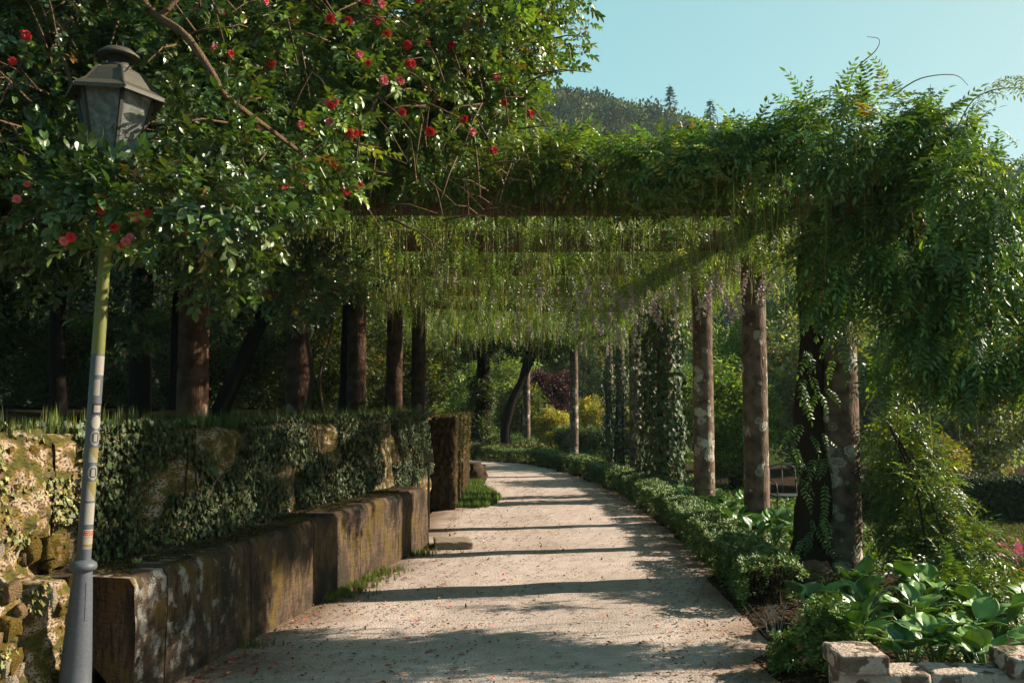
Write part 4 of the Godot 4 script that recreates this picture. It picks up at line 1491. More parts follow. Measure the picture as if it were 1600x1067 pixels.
	tube(st, smooth_pts([V(-2.1, 1.35, 10.6), V(-2.16, 1.9, 10.5), V(-2.02, 2.5, 10.5), V(-2.1, 3.4, 10.5)], 4), taper(0.02, 0.012, 13), 6, 0.2)
	part("stem", fin(st), bm, tw)

	# far end of the path
	tree("leaning_tree", "slim leaning trunk at the end of the path beside the farthest pillar", "tree", [V(0.0, -0.1, 29.0), V(-0.22, 0.6, 29.0), V(-0.05, 1.5, 29.0), V(0.3, 2.3, 29.1), V(0.7, 3.2, 29.2)], 0.17, 0.11, [[0.8, 4.2, 29.6, 1.8, 1.2, 1.4, 1100]], Color(0.055, 0.09, 0.022), 1.4, dk)
	tree("ivy_clad_tree", "trunk thickly clad in pale ivy at the left end of the far hedge", "tree", [V(-0.98, 0, 31.5), V(-1.0, 1.5, 31.5), V(-0.95, 3.5, 31.5)], 0.3, 0.2, [[-0.98, 0.5, 31.5, 0.55, 0.7, 0.5, 300], [-1.0, 1.7, 31.5, 0.45, 1.0, 0.45, 320], [-1.2, 4.2, 31.6, 2.0, 1.2, 1.5, 1300]], Color(0.05, 0.08, 0.03), 1.2, dk)
	var far := [[-5.5, 2.6, 36.0, 3.0, 2.6, 2.0, 2200, "green tree filling the gap above the square pier"], [-1.5, 3.0, 40.0, 2.8, 2.6, 2.0, 2200, "bright green tree behind the ivy clad trunk"], [3.6, 3.2, 44.0, 2.6, 2.8, 2.0, 2000, "dark green tree behind the purple leaved tree"], [8.5, 3.0, 47.0, 3.4, 3.0, 2.2, 2400, "green tree behind the far pillars on the right"], [6.4, 2.2, 25.0, 1.5, 1.7, 1.5, 1700, "bright green shrub seen between the second and third right pillars"], [4.6, 1.2, 19.5, 0.9, 1.3, 0.9, 1000, "sunlit leafy shrub behind the third right pillar"], [0.4, 1.2, 37.0, 1.0, 1.2, 0.8, 600, "light green bush between the leaning trunk and the farthest pillar"]]
	for i in far.size():
		var e: Array = far[i]
		var c = [Color(0.12, 0.2, 0.05), Color(0.15, 0.23, 0.07), Color(0.06, 0.095, 0.028), Color(0.12, 0.2, 0.05), Color(0.12, 0.2, 0.04), Color(0.12, 0.2, 0.04), Color(0.09, 0.13, 0.03)][i]
		tree("garden_tree" if e[4] > 1.5 else "garden_bush", e[7], "tree" if e[4] > 1.5 else "bush", [V(e[0], -0.2, e[2]), V(e[0] + 0.1, e[1] * 0.6, e[2]), V(e[0], e[1], e[2])], 0.14, 0.08, [e], c, 1.5 if e[2] > 30 else 1.1, dk)
	tree("purple_tree", "dark purple leaved small tree behind the yellow bushes", "tree", [V(1.5, 0, 38.0), V(1.55, 1.2, 38.0), V(1.5, 2.4, 38.0)], 0.09, 0.05, [[1.5, 1.9, 38.0, 1.3, 1.1, 1.0, 1400]], Color(0.045, 0.014, 0.025), 1.2, dk)
	var yb := [[1.4, 0.8, 34.0, 0.75, 0.65, 0.6, 600, "low yellow flowering bush left of the lone bare pillar"], [3.1, 1.0, 35.0, 0.95, 0.8, 0.7, 900, "tall yellow flowering bush right of the lone bare pillar"], [4.6, 0.8, 35.0, 0.8, 0.7, 0.7, 600, "yellow flowering bush behind the thin far pillars"]]
	for e in yb:
		var t := tree("yellow_bush", e[7], "bush", [V(e[0], -0.1, e[2]), V(e[0], 0.4, e[2]), V(e[0], e[1], e[2])], 0.05, 0.03, [e], Color(0.24, 0.24, 0.05), 0.85, dk, 0.45)
	var gb := [[2.4, 0.35, 32.5, 1.2, 0.45, 0.6, 800, "blue green mound of leaves at the foot of the yellow bushes"], [4.4, 0.3, 31.0, 1.2, 0.5, 0.6, 700, "green mound beyond the thin far pillars"], [-0.2, 0.25, 30.5, 0.9, 0.35, 0.4, 400, "low green mound around the leaning trunk"]]
	for e in gb:
		tree("garden_mound", e[7], "bush", [V(e[0], -0.1, e[2]), V(e[0], 0.1, e[2]), V(e[0], e[1], e[2])], 0.04, 0.03, [e], Color(0.05, 0.1, 0.04), 0.8, dk)

	# right side beyond the lawn
	var rs := [[6.9, 1.7, 20.5, 1.5, 1.8, 1.2, 1500, "silver grey shrub behind the clipped hedge on the right"], [9.6, 1.9, 20.0, 1.7, 2.0, 1.3, 1700, "grey leaved shrub at the right edge behind the hedge"], [8.2, 2.8, 25.0, 2.2, 2.4, 1.6, 1700, "dark tall bush rising behind the grey shrubs"], [12.5, 2.6, 26.0, 2.0, 2.2, 1.6, 1500, "dark tree at the right edge behind the wisteria"], [6.2, 1.5, 32.0, 1.4, 1.4, 1.2, 1100, "shaded green tree behind the second right pillar"]]
	for i in rs.size():
		var e: Array = rs[i]
		tree("garden_tree", e[7], "tree", [V(e[0], -0.3, e[2]), V(e[0] + 0.1, e[1] * 0.5, e[2]), V(e[0], e[1], e[2])], 0.12, 0.07, [e], [Color(0.2, 0.23, 0.15), Color(0.19, 0.23, 0.14), Color(0.1, 0.165, 0.05), Color(0.09, 0.145, 0.05), Color(0.12, 0.2, 0.06)][i], 1.3, dk)
	tree("yellow_bush", "round yellow tipped bush behind the clipped hedge on the right", "bush", [V(7.0, -0.2, 15.9), V(7.0, 0.3, 15.9), V(7.0, 0.6, 15.9)], 0.04, 0.03, [[7.0, 0.5, 15.9, 0.6, 0.55, 0.5, 600]], Color(0.17, 0.16, 0.03), 0.7, dk)
	# clipped hedge by the lawn
	var xf := []
	var cols := []
	for i in 9000:
		var face := rng.randf()
		var p := V(rf(5.2, 11.0), -0.2 + 0.66 * rng.randf(), 14.2 - rf(0.0, 0.03))
		if face < 0.35:
			p = V(rf(5.2, 11.0), 0.44 + rf(-0.05, 0.03), rf(14.2, 14.9))
		xf.append(Transform3D(Basis(rdir(), rf(0, TAU)).scaled(Vector3.ONE * rf(0.9, 1.5)), p))
		cols.append(tone(Color(0.035, 0.055, 0.02), 0.3, 0.2))
	var h := thing("clipped_hedge", "straight clipped dark hedge across the lawn on the right", "hedge", V(8.0, -0.2, 14.5))
	stuff("foliage", hedge_tufts[0], M.box_leaf, xf, cols, h)
	st = newst(true)
	rough_block(st, 5.7, 0.58, 0.6, 0.06, 0.05, 2.0, Transform3D(Basis(), V(8.1, 0.09, 14.56)), 12)
	var hm: StandardMaterial3D = M.bark.duplicate()
	hm.albedo_color = sr(Color(0.02, 0.022, 0.012))
	part("branches", fin(st), hm, h)
	# pink flowers at the lawn edge
	var pk := thing("pink_flower_plant", "patch of bright pink flowers at the edge of the lawn", "flowers", V(5.2, -0.2, 10.2))
	xf = []
	cols = []
	var fx := []
	var fc := []
	for i in 260:
		var p := V(rf(4.75, 5.75), 0, rf(9.7, 10.6))
		xf.append(Transform3D(Basis(Vector3.UP, rf(0, TAU)).scaled(Vector3.ONE * rf(1.0, 1.6)), Vector3(p.x, -0.2, p.z)))
		cols.append(tone(Color(0.05, 0.09, 0.025), 0.3, 0.2))
	for i in 130:
		var p := V(rf(4.7, 5.75), rf(-0.06, 0.1), rf(9.7, 10.6))
		fx.append(Transform3D(Basis(rdir(), rf(0, TAU)).scaled(Vector3.ONE * rf(0.8, 1.4)), p))
		fc.append(tone(Color(0.6, 0.14, 0.34), 0.25, 0.0))
	stuff("foliage", tuft, M.grass_blade, xf, cols, pk)
	foliage(pk, fx, fc, hedge_tufts, "petal", 120, "flower", "blossoms")
	# old garden chair of bent metal
	var ch := thing("garden_chair", "thin metal garden chair behind the second right pillar", "chair", V(4.05, -0.2, 13.9))
	var cm: StandardMaterial3D = M.rusty_metal.duplicate()
	cm.albedo_color = sr(Color(0.06, 0.06, 0.055))
	for s in [-1, 1]:
		st = newst(true)
		tube(st, [Vector3(s * 0.2, 0, 0.2), Vector3(s * 0.2, 0.45, 0.2)], [0.011, 0.011], 6)
		part("leg", fin(st), cm, ch, true)
		st = newst(true)
		tube(st, [Vector3(s * 0.2, 0, -0.22), Vector3(s * 0.2, 0.45, -0.2), Vector3(s * 0.19, 0.86, -0.26)], [0.011, 0.011, 0.011], 6)
		part("leg", fin(st), cm, ch, true)
		st = newst(true)
		tube(st, smooth_pts([Vector3(s * 0.2, 0.66, -0.22), Vector3(s * 0.22, 0.67, 0.05), Vector3(s * 0.21, 0.62, 0.2), Vector3(s * 0.2, 0.45, 0.21)], 3), taper(0.01, 0.01, 10), 6)
		part("armrest", fin(st), cm, ch, true)
	st = newst(false)
	rough_block(st, 0.42, 0.02, 0.42, 0.008, 0.0, 1.0, Transform3D(Basis(), Vector3(0, 0.455, 0)), 1)
	part("seat", fin(st), cm, ch, true)
	st = newst(true)
	tube(st, smooth_pts([Vector3(-0.19, 0.85, -0.26), Vector3(0, 0.9, -0.27), Vector3(0.19, 0.85, -0.26)], 4), taper(0.011, 0.011, 9), 6)
	for k in 1:
		tube(st, [Vector3(0.0, 0.46, -0.2), Vector3(0.0, 0.88, -0.265)], [0.006, 0.006], 5)
	part("backrest", fin(st), cm, ch, true)

# ---------------------------------------------------------------- hedge, beds, planter
func build_hedges() -> void:
	rng.seed = 67
	var segs := [[7.3, 9.9, "low box hedge at the path edge beside the nearest right pillar"], [10.1, 13.4, "sunlit low box hedge in front of the broad leaved plants by the second pillar"], [13.6, 18.5, "low box hedge along the path before the ivy wrapped pillars"], [18.7, 26.6, "far low box hedge that follows the path as it bends left"]]
	for s in segs:
		var mid: float = (s[0] + s[1]) * 0.5
		var h := thing("box_hedge", s[2], "hedge", V(lerp_poly(PATH_R, mid) + 0.25, 0, mid))
		var xf := []
		var cols := []
		var st := newst(true)
		var n := int((s[1] - s[0]) * 1000.0)
		for i in n:
			var d := rf(s[0], s[1])
			var e := 0.0
			# where the path swings away the hedge is measured across it
			var sl := (lerp_poly(PATH_R, d + 0.2) - lerp_poly(PATH_R, d - 0.2)) / 0.4
			var nx := Vector3(1, 0, sl).normalized()
			var top := 0.36 + 0.06 * clump.get_noise_2d(d * 13.0, 5.0)
			var w := 0.52 + 0.08 * clump.get_noise_2d(d * 11.0, 50.0)
			var u := rng.randf()
			var off := 0.03
			var y := 0.0
			if u < 0.45:
				y = rf(0.0, top)
				off = 0.03 + 0.05 * clump.get_noise_2d(d * 16.0, y * 16.0)
			elif u < 0.9:
				off = rf(0.0, w)
				y = top - 0.12 * pow(absf(off / w - 0.5) * 2.0, 3.0) + 0.04 * clump.get_noise_2d(d * 20.0, off * 20.0)
			else:
				off = rf(0.05, w)
				y = rf(0.05, top)
			if clump.get_noise_3d(d * 24.0, y * 24.0, off * 24.0) < -0.2:
				continue
			var p := V(lerp_poly(PATH_R, d), y, d) + nx * off
			xf.append(Transform3D(Basis(rdir(), rf(-0.9, 0.9)).scaled(Vector3.ONE * rf(0.8, 1.35)), p))
			cols.append(tone(Color(0.075, 0.14, 0.03), 0.3, 0.4))
		foliage(h, xf, cols, hedge_tufts, "box_leaf", 0, "leaf", "foliage")
		st.set_color(Color.WHITE)
		for i in int((s[1] - s[0]) * 26):
			var d := rf(s[0], s[1])
			var a := V(lerp_poly(PATH_R, d) + rf(0.12, 0.42), -0.03, d)
			for k in 3:
				tube(st, [a, a + Vector3(rf(-0.1, 0.1), 0.2, rf(-0.1, 0.1)), a + Vector3(rf(-0.2, 0.2), 0.38, rf(-0.2, 0.2))], [0.008, 0.006, 0.003], 4)
		var m: StandardMaterial3D = M.bark.duplicate()
		m.albedo_color = sr(Color(0.07, 0.05, 0.03))
		part("branches", fin(st), m, h)
	# far hedge beyond the bend
	var xf := []
	var cols := []
	var hf := thing("box_hedge", "low brownish hedge closing the far end of the path", "hedge", V(-1.2, 0, 28.2))
	for i in 5200:
		var f := rng.randf()
		var c := V(lerpf(-5.0, 1.0, f), 0, lerpf(28.6, 26.6, f))
		xf.append(Transform3D(Basis(rdir(), rf(0, TAU)).scaled(Vector3.ONE * rf(1.2, 2.0)), c + Vector3(rf(-0.1, 0.1), rf(0.0, 0.42), rf(-0.35, 0.1))))
		cols.append(tone(Color(0.075, 0.085, 0.022), 0.35, 0.5))
	stuff("foliage", hedge_tufts[1], M.box_leaf, xf, cols, hf)
	# round box bush by the planter
	var bb := thing("box_bush", "small rounded box bush at the left end of the stone planter", "bush", V(1.75, 0, 5.5))
	xf = []
	cols = []
	for e in [[1.8, 0.3, 5.4, 0.2, 0.22, 0.22, 800], [1.62, 0.12, 5.65, 0.12, 0.14, 0.16, 260]]:
		shell(xf, cols, e, e[6], 0.3, Color(0.075, 0.14, 0.03), 0.3, 0.4, 0.95, -0.2, 0.3)
	foliage(bb, xf, cols, hedge_tufts, "box_leaf", 0, "leaf", "foliage")
	# dry pale stems beside it
	var st := newst(true)
	for i in 14:
		var a := V(1.62 + rf(-0.04, 0.06), 0.15, 5.95 + rf(-0.05, 0.05))
		tube(st, [a, a + Vector3(rf(-0.08, 0.05), 0.1, rf(-0.05, 0.05)), a + Vector3(rf(-0.16, 0.08), 0.2, rf(-0.1, 0.1))], [0.003, 0.0025, 0.0015], 4)
	var dm: StandardMaterial3D = M.twig.duplicate()
	dm.albedo_color = sr(Color(0.3, 0.24, 0.2))
	solo("dry_stems", fin(st), dm, "tuft of dry pale stems left of the rounded box bush", "dead plant")
	# ivy on the wrapped pillars
	var iv := [[2.56, 15.7, 0.32, 3.3, 2600, "pale edged ivy wrapped thickly round the fourth right pillar"], [2.45, 16.6, 0.24, 3.3, 1800, "dark ivy column left of the thickly wrapped pillar"], [2.95, 25.6, 0.26, 3.2, 900, "ivy climbing the far right pillar behind the slender one"], [2.9, 28.0, 0.24, 2.6, 800, "ivy leaves on the lit side of the thin far pillar"]]
	for e in iv:
		var t := thing("climbing_ivy", e[5], "ivy", V(e[0], 0, e[1]))
		xf = []
		cols = []
		for i in e[4]:
			var a := rf(0, TAU)
			var y: float = rf(0.0, e[3])
			var r: float = e[2] * (0.75 + 0.5 * clump.get_noise_2d(a * 8.0, y * 10.0) + rf(0.0, 0.35))
			var o := Vector3(cos(a), 0, sin(a))
			xf.append(Transform3D(zbasis(Vector3(rf(-0.5, 0.5), -1, rf(-0.5, 0.5)), o + Vector3(0, 0.5, 0) + rdir() * 0.4).scaled(Vector3.ONE * rf(0.8, 1.4)), V(e[0], y, e[1]) + o * r))
			cols.append(tone(Color(0.03, 0.055, 0.016), 0.35, 0.3))
		foliage(t, xf, cols, ivy, "ivy_leaf", 0, "leaf", "foliage")
		for k in 3:
			st = newst(true)
			tube(st, smooth_pts([V(e[0] + rf(-0.2, 0.2), -0.05, e[1] - 0.15), V(e[0] + rf(-0.15, 0.15), 1.0, e[1] - 0.16), V(e[0] + rf(-0.15, 0.15), 2.2, e[1] - 0.16)], 3), taper(0.03, 0.015, 7), 5)
			part("stem", fin(st), M.bark_dark, t)
	# ground cover in the right bed
	xf = []
	cols = []
	for i in 2600:
		var d := rf(6.0, 30.0)
		var x := lerp_poly(PATH_R, d) + 0.5 + rf(0.0, 2.6)
		if d > 26.0:
			x = rf(-4.0, 6.0)
			d = rf(28.5, 36.0)
		elif x > 3.2 and d < 9.5:
			continue
		xf.append(Transform3D(Basis(Vector3.UP, rf(0, TAU)).scaled(Vector3(1, 0.7, 1) * rf(0.6, 1.3)), V(x, ground_height(x, d) + 0.05, d)))
		cols.append(tone(Color(0.075, 0.13, 0.035), 0.4, 0.3))
	lone_stuff("ground_cover", "low leafy ground cover filling the beds right of the path", "ground cover", clumps[0], M.tree_leaf, xf, cols)

func bergenia_plant(n: int, big: float) -> Node3D:
	var o := Node3D.new()
	for i in n:
		var a := i * 2.39996 + rf(-0.4, 0.4)
		var f := float(i) / n
		var up := lerpf(2.4, 0.9, f) + rf(-0.2, 0.3)
		var out := Vector3(cos(a), up, sin(a)).normalized()
		var stem := out * lerpf(0.16, 0.2, f) * big * rf(0.7, 1.2)
		var lm := MeshInstance3D.new()
		lm.name = "leaf"
		lm.mesh = bergenia[i % 3]
		var bend := (Vector3(cos(a) * rf(0.2, 1.1), rf(0.45, 1.1), sin(a) * rf(0.2, 1.1)) + rdir() * 0.25).normalized()
		lm.transform = Transform3D(zbasis(bend, Vector3(-cos(a) * 0.8, 0.8, -sin(a) * 0.8) + rdir() * 0.5).scaled(Vector3.ONE * big * rf(0.55, 1.0)), stem + Vector3(0, 0.04, 0))
		lm.material_override = [M.bergenia_a, M.bergenia_b, M.bergenia_c][rng.randi() % 3]
		o.add_child(lm, true)
		var st := newst(true)
		tube(st, [Vector3.ZERO, stem * 0.6 + Vector3(0, 0.03, 0), stem + Vector3(0, 0.045, 0)], [0.006, 0.005, 0.004], 5)
		var sm := MeshInstance3D.new()
		sm.name = "leaf_stalk"
		sm.mesh = fin(st)
		sm.material_override = M.bergenia_a
		o.add_child(sm, true)
	return o

func build_beds() -> void:
	rng.seed = 77
	var protos := []
	for k in 4:
		protos.append(bergenia_plant(11 + k, 0.9))
	var beds := [
		["clump of large round glossy leaves in the bed behind the stone planter wall", "round leaved plants behind the stone planter wall", [[1.95, 5.35], [2.25, 5.1], [2.55, 5.25], [2.85, 5.05], [2.1, 5.75], [2.45, 5.75], [2.8, 5.65], [3.1, 5.45], [2.25, 6.25], [2.65, 6.2], [3.0, 6.1], [3.3, 5.95], [2.5, 6.7], [2.05, 5.0], [2.4, 4.82], [2.75, 4.8], [3.05, 4.85], [1.95, 6.1], [2.9, 6.65]], 0.16],
		["clump of large round glossy leaves around the foot of the second right pillar", "round leaved plants around the second right pillar", [[2.45, 9.5], [2.75, 9.75], [2.5, 10.1], [2.9, 10.3], [2.5, 10.7], [3.1, 10.6], [2.55, 11.3], [3.0, 11.5], [2.45, 11.9], [2.8, 12.1], [3.2, 11.2], [2.4, 12.6], [3.3, 10.0], [3.0, 9.4], [2.75, 12.8], [3.1, 12.4]], 0.12],
		["small clump of round leaves farther along the right bed", "round leaved plants farther along the right bed", [[2.4, 14.2], [2.6, 14.8], [2.35, 17.5], [2.2, 19.0], [2.0, 21.0], [1.8, 22.5]], 0.02]]
	var ordinal := ["first", "second", "third", "fourth", "fifth", "sixth", "seventh", "eighth", "ninth", "tenth", "eleventh", "twelfth", "thirteenth", "fourteenth", "fifteenth", "sixteenth"]
	for b in beds:
		var rank := {}
		var order := range(b[2].size())
		if b == beds[0]:
			order.sort_custom(func(u, v): return b[2][u][0] < b[2][v][0])
			var counts := [0, 0, 0, 0]
			for i in order:
				var row := 0 if b[2][i][1] < 5.15 else (1 if b[2][i][1] < 5.6 else (2 if b[2][i][1] < 6.15 else 3))
				rank[i] = "round glossy leaved plant, %s from the left in the %s" % [ordinal[counts[row]], ["front row against the planter wall", "second row behind the planter wall", "third row behind the planter wall", "back row toward the nearest pillar"][row]]
				counts[row] += 1
		else:
			order.sort_custom(func(u, v): return b[2][u][1] < b[2][v][1])
			for k in order.size():
				rank[order[k]] = "round leaved plant, %s from the viewer %s" % [ordinal[k], "in the bed around the second right pillar" if b == beds[1] else "along the bed past the ivy wrapped pillar"]
		for i in b[2].size():
			var o: Node3D = protos[i % 4].duplicate()
			o.name = numbered("broad_leaved_plant")
			add_child(o)
			o.position = V(b[2][i][0] + rf(-0.06, 0.06), b[3], b[2][i][1] + rf(-0.06, 0.06))
			o.rotation = Vector3(0, rf(0, TAU), 0)
			o.scale = Vector3.ONE * rf(0.95, 1.2)
			o.set_meta("label", rank[i])
			o.set_meta("category", "plant")
			o.set_meta("group", b[1])
	for p in protos:
		p.free()
	# stone planter wall
	var w := thing("planter_wall", "low stained stone planter wall with raised end stones, bottom right", "wall", V(2.1, 0, 4.55))
	var defs := [["coping_stone", 0.235, 0.09, 0.28, 1.66, 0.375, 4.62], ["coping_stone", 0.3, 0.09, 0.28, 2.51, 0.36, 4.60], ["stone_block", 0.43, 0.36, 0.2, 1.78, 0.142, 4.64], ["stone_block", 0.55, 0.36, 0.2, 2.28, 0.138, 4.645], ["stone_block", 0.6, 0.36, 0.2, 2.87, 0.135, 4.64]]
	for i in defs.size():
		var e: Array = defs[i]
		var st := newst(true)
		rough_block(st, e[1], e[2], e[3], 0.014, 0.008, i * 7.0, Transform3D(Basis(Vector3.UP, -0.03), V(e[4], e[5], e[6])), 10)
		part(e[0], fin(st), M.planter_stone, w)

func build_litter() -> void:
	rng.seed = 87
	var st := newst(false)
	blade(st, Transform3D(), 0.06, 0.028, 0.1, 0.3, [0.0, 0.9, 0.7, 0.0], 1.0)
	var leaf := fin(st)
	var xf := []
	var cols := []
	for i in 9000:
		var d := 4.8 + 16.0 * pow(rng.randf(), 1.7)
		var l := lerp_poly(BENCH, clampf(d, 5.1, 10.65))
		var r := lerp_poly(PATH_R, d)
		var f := rng.randf()
		if rng.randf() < 0.7:
			f = f * f * 0.5 if rng.randf() < 0.45 else 1.0 - f * f * 0.25
		var red := rng.randf() < 0.3 and d < 9.0 and f < 0.5
		xf.append(Transform3D(zbasis(Vector3(rf(-1, 1), rf(-0.1, 0.25), rf(-1, 1)), Vector3(rf(-0.3, 0.3), 1, rf(-0.3, 0.3))).scaled(Vector3.ONE * rf(0.2, 0.85)), V(lerpf(l + 0.1, r + 0.15, f), 0.013, d)))
		cols.append(tone(Color(0.2, 0.03, 0.025) if red else Color(0.13, 0.07, 0.035), 0.5, 0.3))
	lone_stuff("fallen_leaves", "scattered brown leaves and red petals on the gravel path", "leaf litter", leaf, M.litter, xf, cols)
	# pebbles
	st = newst(false)
	rough_block(st, 1.0, 0.7, 0.9, 0.35, 0.15, 3.0, Transform3D(), 1)
	var peb := fin(st)
	xf = []
	cols = []
	for i in 24000:
		var d := 4.9 + 9.0 * pow(rng.randf(), 1.6)
		var l := lerp_poly(BENCH, clampf(d, 5.1, 10.65))
		var r := lerp_poly(PATH_R, d)
		var s := 0.004 + 0.005 * pow(rng.randf(), 3.0)
		xf.append(Transform3D(Basis(rdir(), rf(0, TAU)).scaled(Vector3(1, 0.6, 1) * s), V(rf(l, r), 0.001 + s * 0.2, d)))
		cols.append(tone(Color(0.3, 0.245, 0.205), 0.35, 0.0))
	lone_stuff("pebbles", "loose small pebbles of the gravel path", "gravel", peb, M.litter, xf, cols)
	# grass at the foot of the bench and by the pier
	xf = []
	cols = []
	for i in 1300:
		var d := rf(6.0, 10.7)
		var off := absf(rng.randfn()) * 0.12
		if clump.get_noise_1d(d * 12.0) < -0.05 + 0.25 * smoothstep(8.0, 6.3, d):
			continue
		xf.append(Transform3D(Basis(Vector3.UP, rf(0, TAU)).scaled(Vector3.ONE * rf(0.2, 0.55)), V(lerp_poly(BENCH, d) + 0.03 + off, 0.0, d)))
		cols.append(tone(Color(0.085, 0.12, 0.025), 0.3, 0.3))
	lone_stuff("edge_grass", "grass tufts at the foot of the low bench wall", "grass", tuft, M.grass_blade, xf, cols)
	xf = []
	cols = []
	for i in 1500:
		var d := rf(14.5, 19.0)
		var wd := 0.45 + 0.2 * sin((d - 14.5) * 1.2)
		xf.append(Transform3D(Basis(Vector3.UP, rf(0, TAU)).scaled(Vector3.ONE * rf(0.5, 1.0)), V(-0.84 + rf(0.0, wd), 0.0, d)))
		cols.append(tone(Color(0.07, 0.13, 0.025), 0.3, 0.3))
	lone_stuff("verge_grass", "patch of bright grass beside the square mossy pier", "grass", tuft, M.grass_blade, xf, cols)
	# lawn grass
	xf = []
	cols = []
	for i in 9000:
		xf.append(Transform3D(Basis(Vector3.UP, rf(0, TAU)).scaled(Vector3(1.2, rf(0.3, 0.6), 1.2)), V(rf(3.9, 9.0), -0.2, rf(5.5, 14.3))))
		cols.append(tone(Color(0.1, 0.12, 0.03), 0.3, 0.3))
	lone_stuff("lawn_grass", "short grass of the lawn on the right", "grass", tuft, M.grass_blade, xf, cols)

# ---------------------------------------------------------------- far hill
func hill_height(x: float, d: float) -> float:
	var ridge := lerp_poly([[-200.0, 74.0], [14.0, 60.0], [28.0, 57.0], [35.0, 54.0], [44.0, 51.0], [70.0, 49.0], [91.0, 46.0], [110.0, 34.0], [200.0, 16.0], [400.0, 12.0]], clampf(x, -200.0, 400.0))
	return -1.0 + ridge * smoothstep(70.0, 200.0, d) * (1.0 - 0.3 * smoothstep(205.0, 300.0, d)) + 2.0 * clump.get_noise_2d(x * 0.6, d * 0.6)

func build_hill() -> void:
	rng.seed = 97
	var st := newst(true)
	for i in 50:
		for j in 24:
			var q := []
			for k in [[0, 0], [0, 1], [1, 1], [1, 0]]:
				var x = -180.0 + (i + k[0]) * 10.0
				var d = 68.0 + (j + k[1]) * 10.0
				q.append(V(x, hill_height(x, d), d))
			st.set_color(Color(0.05, 0.06, 0.03))
			quad(st, q[0], q[1], q[2], q[3])
	setting("hill", fin(st), M.soil, "wooded hill behind the garden under the blue sky")
	var crowns := []
	for k in 3:
		st = newst(false)
		for i in 520:
			var d := rdir()
			d.y = absf(d.y) * 1.1 - 0.25
			var p := d * rf(0.75, 1.05) * (1.0 + 0.35 * clump.get_noise_3dv(d * 60.0 + Vector3(k * 50.0, 0, 0)))
			blade(st, Transform3D(zbasis(d + rdir() * 0.7, rdir()), p), rf(0.09, 0.17), rf(0.08, 0.13), 0.2, 0.2, [0.3, 1.0, 0.0], rf(0.65, 1.25))
		crowns.append(fin(st))
	for v in 3:
		var xf := []
		var cols := []
		for i in 1900:
			var x := rf(-60.0, 140.0)
			var d := rf(105.0, 215.0)
			var s := rf(2.4, 5.2)
			xf.append(Transform3D(Basis(Vector3.UP, rf(0, TAU)).scaled(Vector3(s, s * rf(0.8, 1.2), s)), V(x, hill_height(x, d) + s * 0.4, d)))
			var c = [Color(0.06, 0.08, 0.035), Color(0.09, 0.095, 0.045), Color(0.045, 0.065, 0.038)][rng.randi() % 3]
			cols.append(tone(c, 0.4, 0.3))
		var o := stuff("hill_forest", crowns[v], M.forest_leaf, xf, cols, self)
		o.set_meta("label", ["broad tree crowns covering the far hill", "mixed woodland crowns on the far hill", "darker woodland crowns on the far hill"][v])
		o.set_meta("category", "forest")
	# conifers on the ridge
	var cf := [[34.4, 200.0, 9.5, 4.6, "narrow dark conifer standing alone on the hill ridge"], [43.1, 200.0, 8.6, 4.8, "broader conifer lower on the ridge, left of the wisteria mound"], [91.2, 200.0, 12.5, 5.2, "conifer tip showing above the top of the wisteria mound"]]
	for e in cf:
		var y0 := hill_height(e[0], e[1]) - 0.5
		var top: float = [71.0, 67.8, 71.0][cf.find(e)]
		var hgt := top - y0
		var t := thing("conifer", e[4], "conifer", V(e[0], y0, e[1]))
		st = newst(true)
		tube(st, [Vector3.ZERO, Vector3(0, hgt * 0.6, 0), Vector3(0, hgt, 0)], [0.4, 0.22, 0.04], 7)
		part("trunk", fin(st), M.bark_dark, t, true)
		st = newst(false)
		var tiers := 22
		for k in tiers:
			var f := float(k) / tiers
			var y := hgt * lerpf(0.28, 1.0, f)
			var r: float = e[3] * (1.0 - f) * rf(0.7, 1.1) + 0.15
			for b in 9:
				var a := rf(0, TAU)
				var rr := r * rf(0.6, 1.15)
				for m in 5:
					var s := (m + 1) / 5.0
					var p := Vector3(cos(a) * rr * s, y - rr * 0.25 * s + 0.12 * rr * s * s, sin(a) * rr * s)
					blade(st, Transform3D(zbasis(Vector3(cos(a) + rf(-0.7, 0.7), rf(-0.4, 0.1), sin(a) + rf(-0.7, 0.7)), Vector3.UP), p), 0.7, 0.34, 0.3, 0.1, [0.6, 1.0, 0.0], rf(0.8, 1.2))
		var cm: StandardMaterial3D = M.tree_leaf.duplicate()
		cm.albedo_color = sr(Color(0.03, 0.05, 0.045))
		part("crown", fin(st), cm, t, true)

# ---------------------------------------------------------------- sky
func sky_image(sun: Vector3) -> Image:
	var w := 512
	var h := 256
	var im := Image.create(w, h, false, Image.FORMAT_RGBF)
	for y in h:
		for x in w:
			var th := PI * (y + 0.5) / h
			var ph := TAU * ((x + 0.5) / w - 0.25)
			var d := Vector3(sin(th) * cos(ph), cos(th), sin(th) * sin(ph))
			var e := maxf(d.y, 0.0)
			var c := mix3(Color(0.33, 0.66, 0.72), Color(0.14, 0.32, 0.37), pow(e, 0.75) * 1.05)
			var g := maxf(d.dot(sun), 0.0)
			var f := pow(g, 3.4) * 0.85
			c = c + Color(0.42, 0.27, 0.14) * f
			c = c + Color(0.75, 0.42, 0.3) * pow(1.0 - e, 4.5) * g * g
			im.set_pixel(x, y, c)
	return im

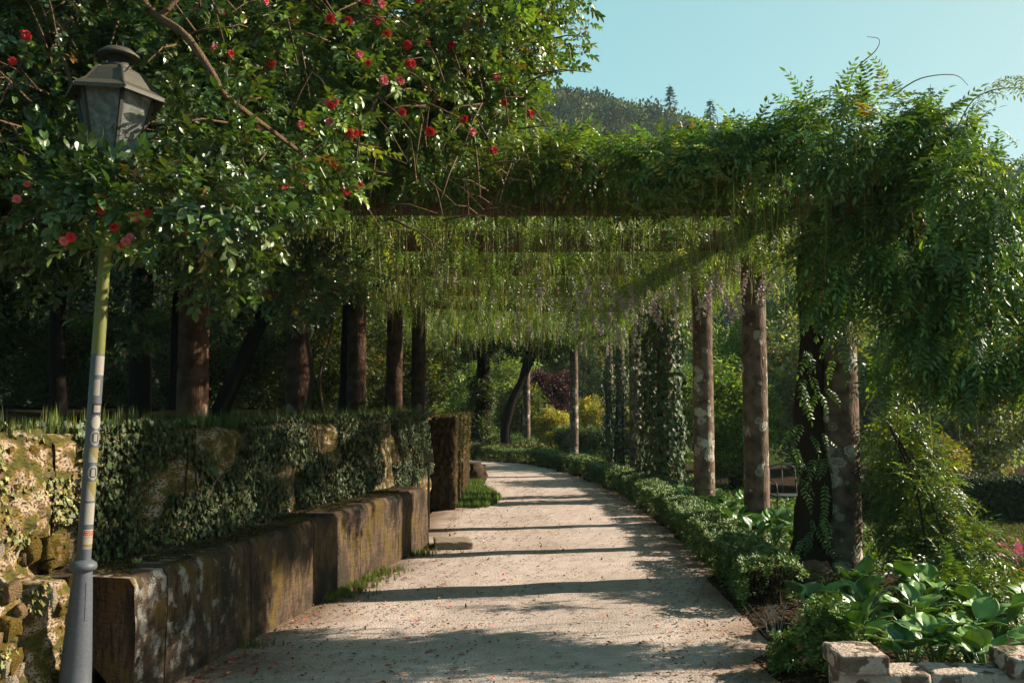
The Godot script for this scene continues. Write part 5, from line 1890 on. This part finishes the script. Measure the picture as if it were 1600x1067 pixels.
func _ready() -> void:
	# camera, sky, sun, exposure
	cam = Camera3D.new()
	cam.name = "camera"
	cam.fov = 40.02
	cam.position = Vector3(0, 1.6, 0)
	cam.rotation_degrees = Vector3(3.79, 0, 0)
	cam.near = 0.1
	cam.far = 900.0
	add_child(cam)
	var el := deg_to_rad(29.0)
	var az := Vector3(1.0, 0.0, -0.22).normalized()
	var to_sun := az * cos(el) + Vector3.UP * sin(el)
	var we := WorldEnvironment.new()
	we.name = "world"
	var env := Environment.new()
	env.background_mode = Environment.BG_SKY
	var sky := Sky.new()
	var pm := PanoramaSkyMaterial.new()
	pm.panorama = ImageTexture.create_from_image(sky_image(to_sun))
	sky.sky_material = pm
	env.sky = sky
	env.background_energy_multiplier = 0.46
	env.tonemap_mode = Environment.TONE_MAPPER_LINEAR
	env.tonemap_exposure = 2.85
	env.fog_enabled = true
	env.fog_density = 0.0003
	env.fog_light_color = Color(0.75, 0.86, 0.9)
	env.sdfgi_enabled = true
	env.ssao_enabled = true
	env.ssil_enabled = true
	we.environment = env
	add_child(we)
	var sun := DirectionalLight3D.new()
	sun.name = "sun"
	sun.light_color = Color(1.0, 0.94, 0.85)
	sun.light_energy = 1.6
	sun.light_angular_distance = 0.5
	sun.shadow_enabled = true
	add_child(sun)
	sun.look_at_from_position(Vector3.ZERO, -to_sun, Vector3.UP)

	clump.seed = 11
	clump.noise_type = FastNoiseLite.TYPE_SIMPLEX_SMOOTH
	clump.frequency = 0.1
	clump.fractal_octaves = 2
	fine.seed = 12
	fine.noise_type = FastNoiseLite.TYPE_SIMPLEX_SMOOTH
	fine.frequency = 0.15
	rng.seed = 1
	materials()
	var variants := {"stalk_brown": ["twig", Color(0.2, 0.17, 0.09)], "bark_dark": ["bark", Color(0.05, 0.035, 0.025)], "wisteria_tip": ["wisteria_leaf", Color(0.14, 0.17, 0.04)], "lilac": ["petal", Color(0.42, 0.34, 0.44)], "pale_lilac": ["petal", Color(0.55, 0.5, 0.52)], "red_petal": ["petal", Color(0.48, 0.03, 0.028)], "pink_petal": ["petal", Color(0.6, 0.13, 0.14)], "bergenia_a": ["bergenia_leaf", Color(0.06, 0.14, 0.03)], "bergenia_b": ["bergenia_leaf", Color(0.1, 0.2, 0.04)], "bergenia_c": ["bergenia_leaf", Color(0.045, 0.1, 0.035)]}
	for k in variants:
		var m: StandardMaterial3D = M[variants[k][0]].duplicate()
		m.albedo_color = sr(variants[k][1])
		m.resource_name = k
		M[k] = m
	make_leaves()
	make_strings()
	build_ground()
	build_hill()
	build_walls()
	build_pergola()
	build_wisteria()
	build_trees()
	build_hedges()
	build_camellia()
	build_lamp()
	build_beds()
	build_litter()
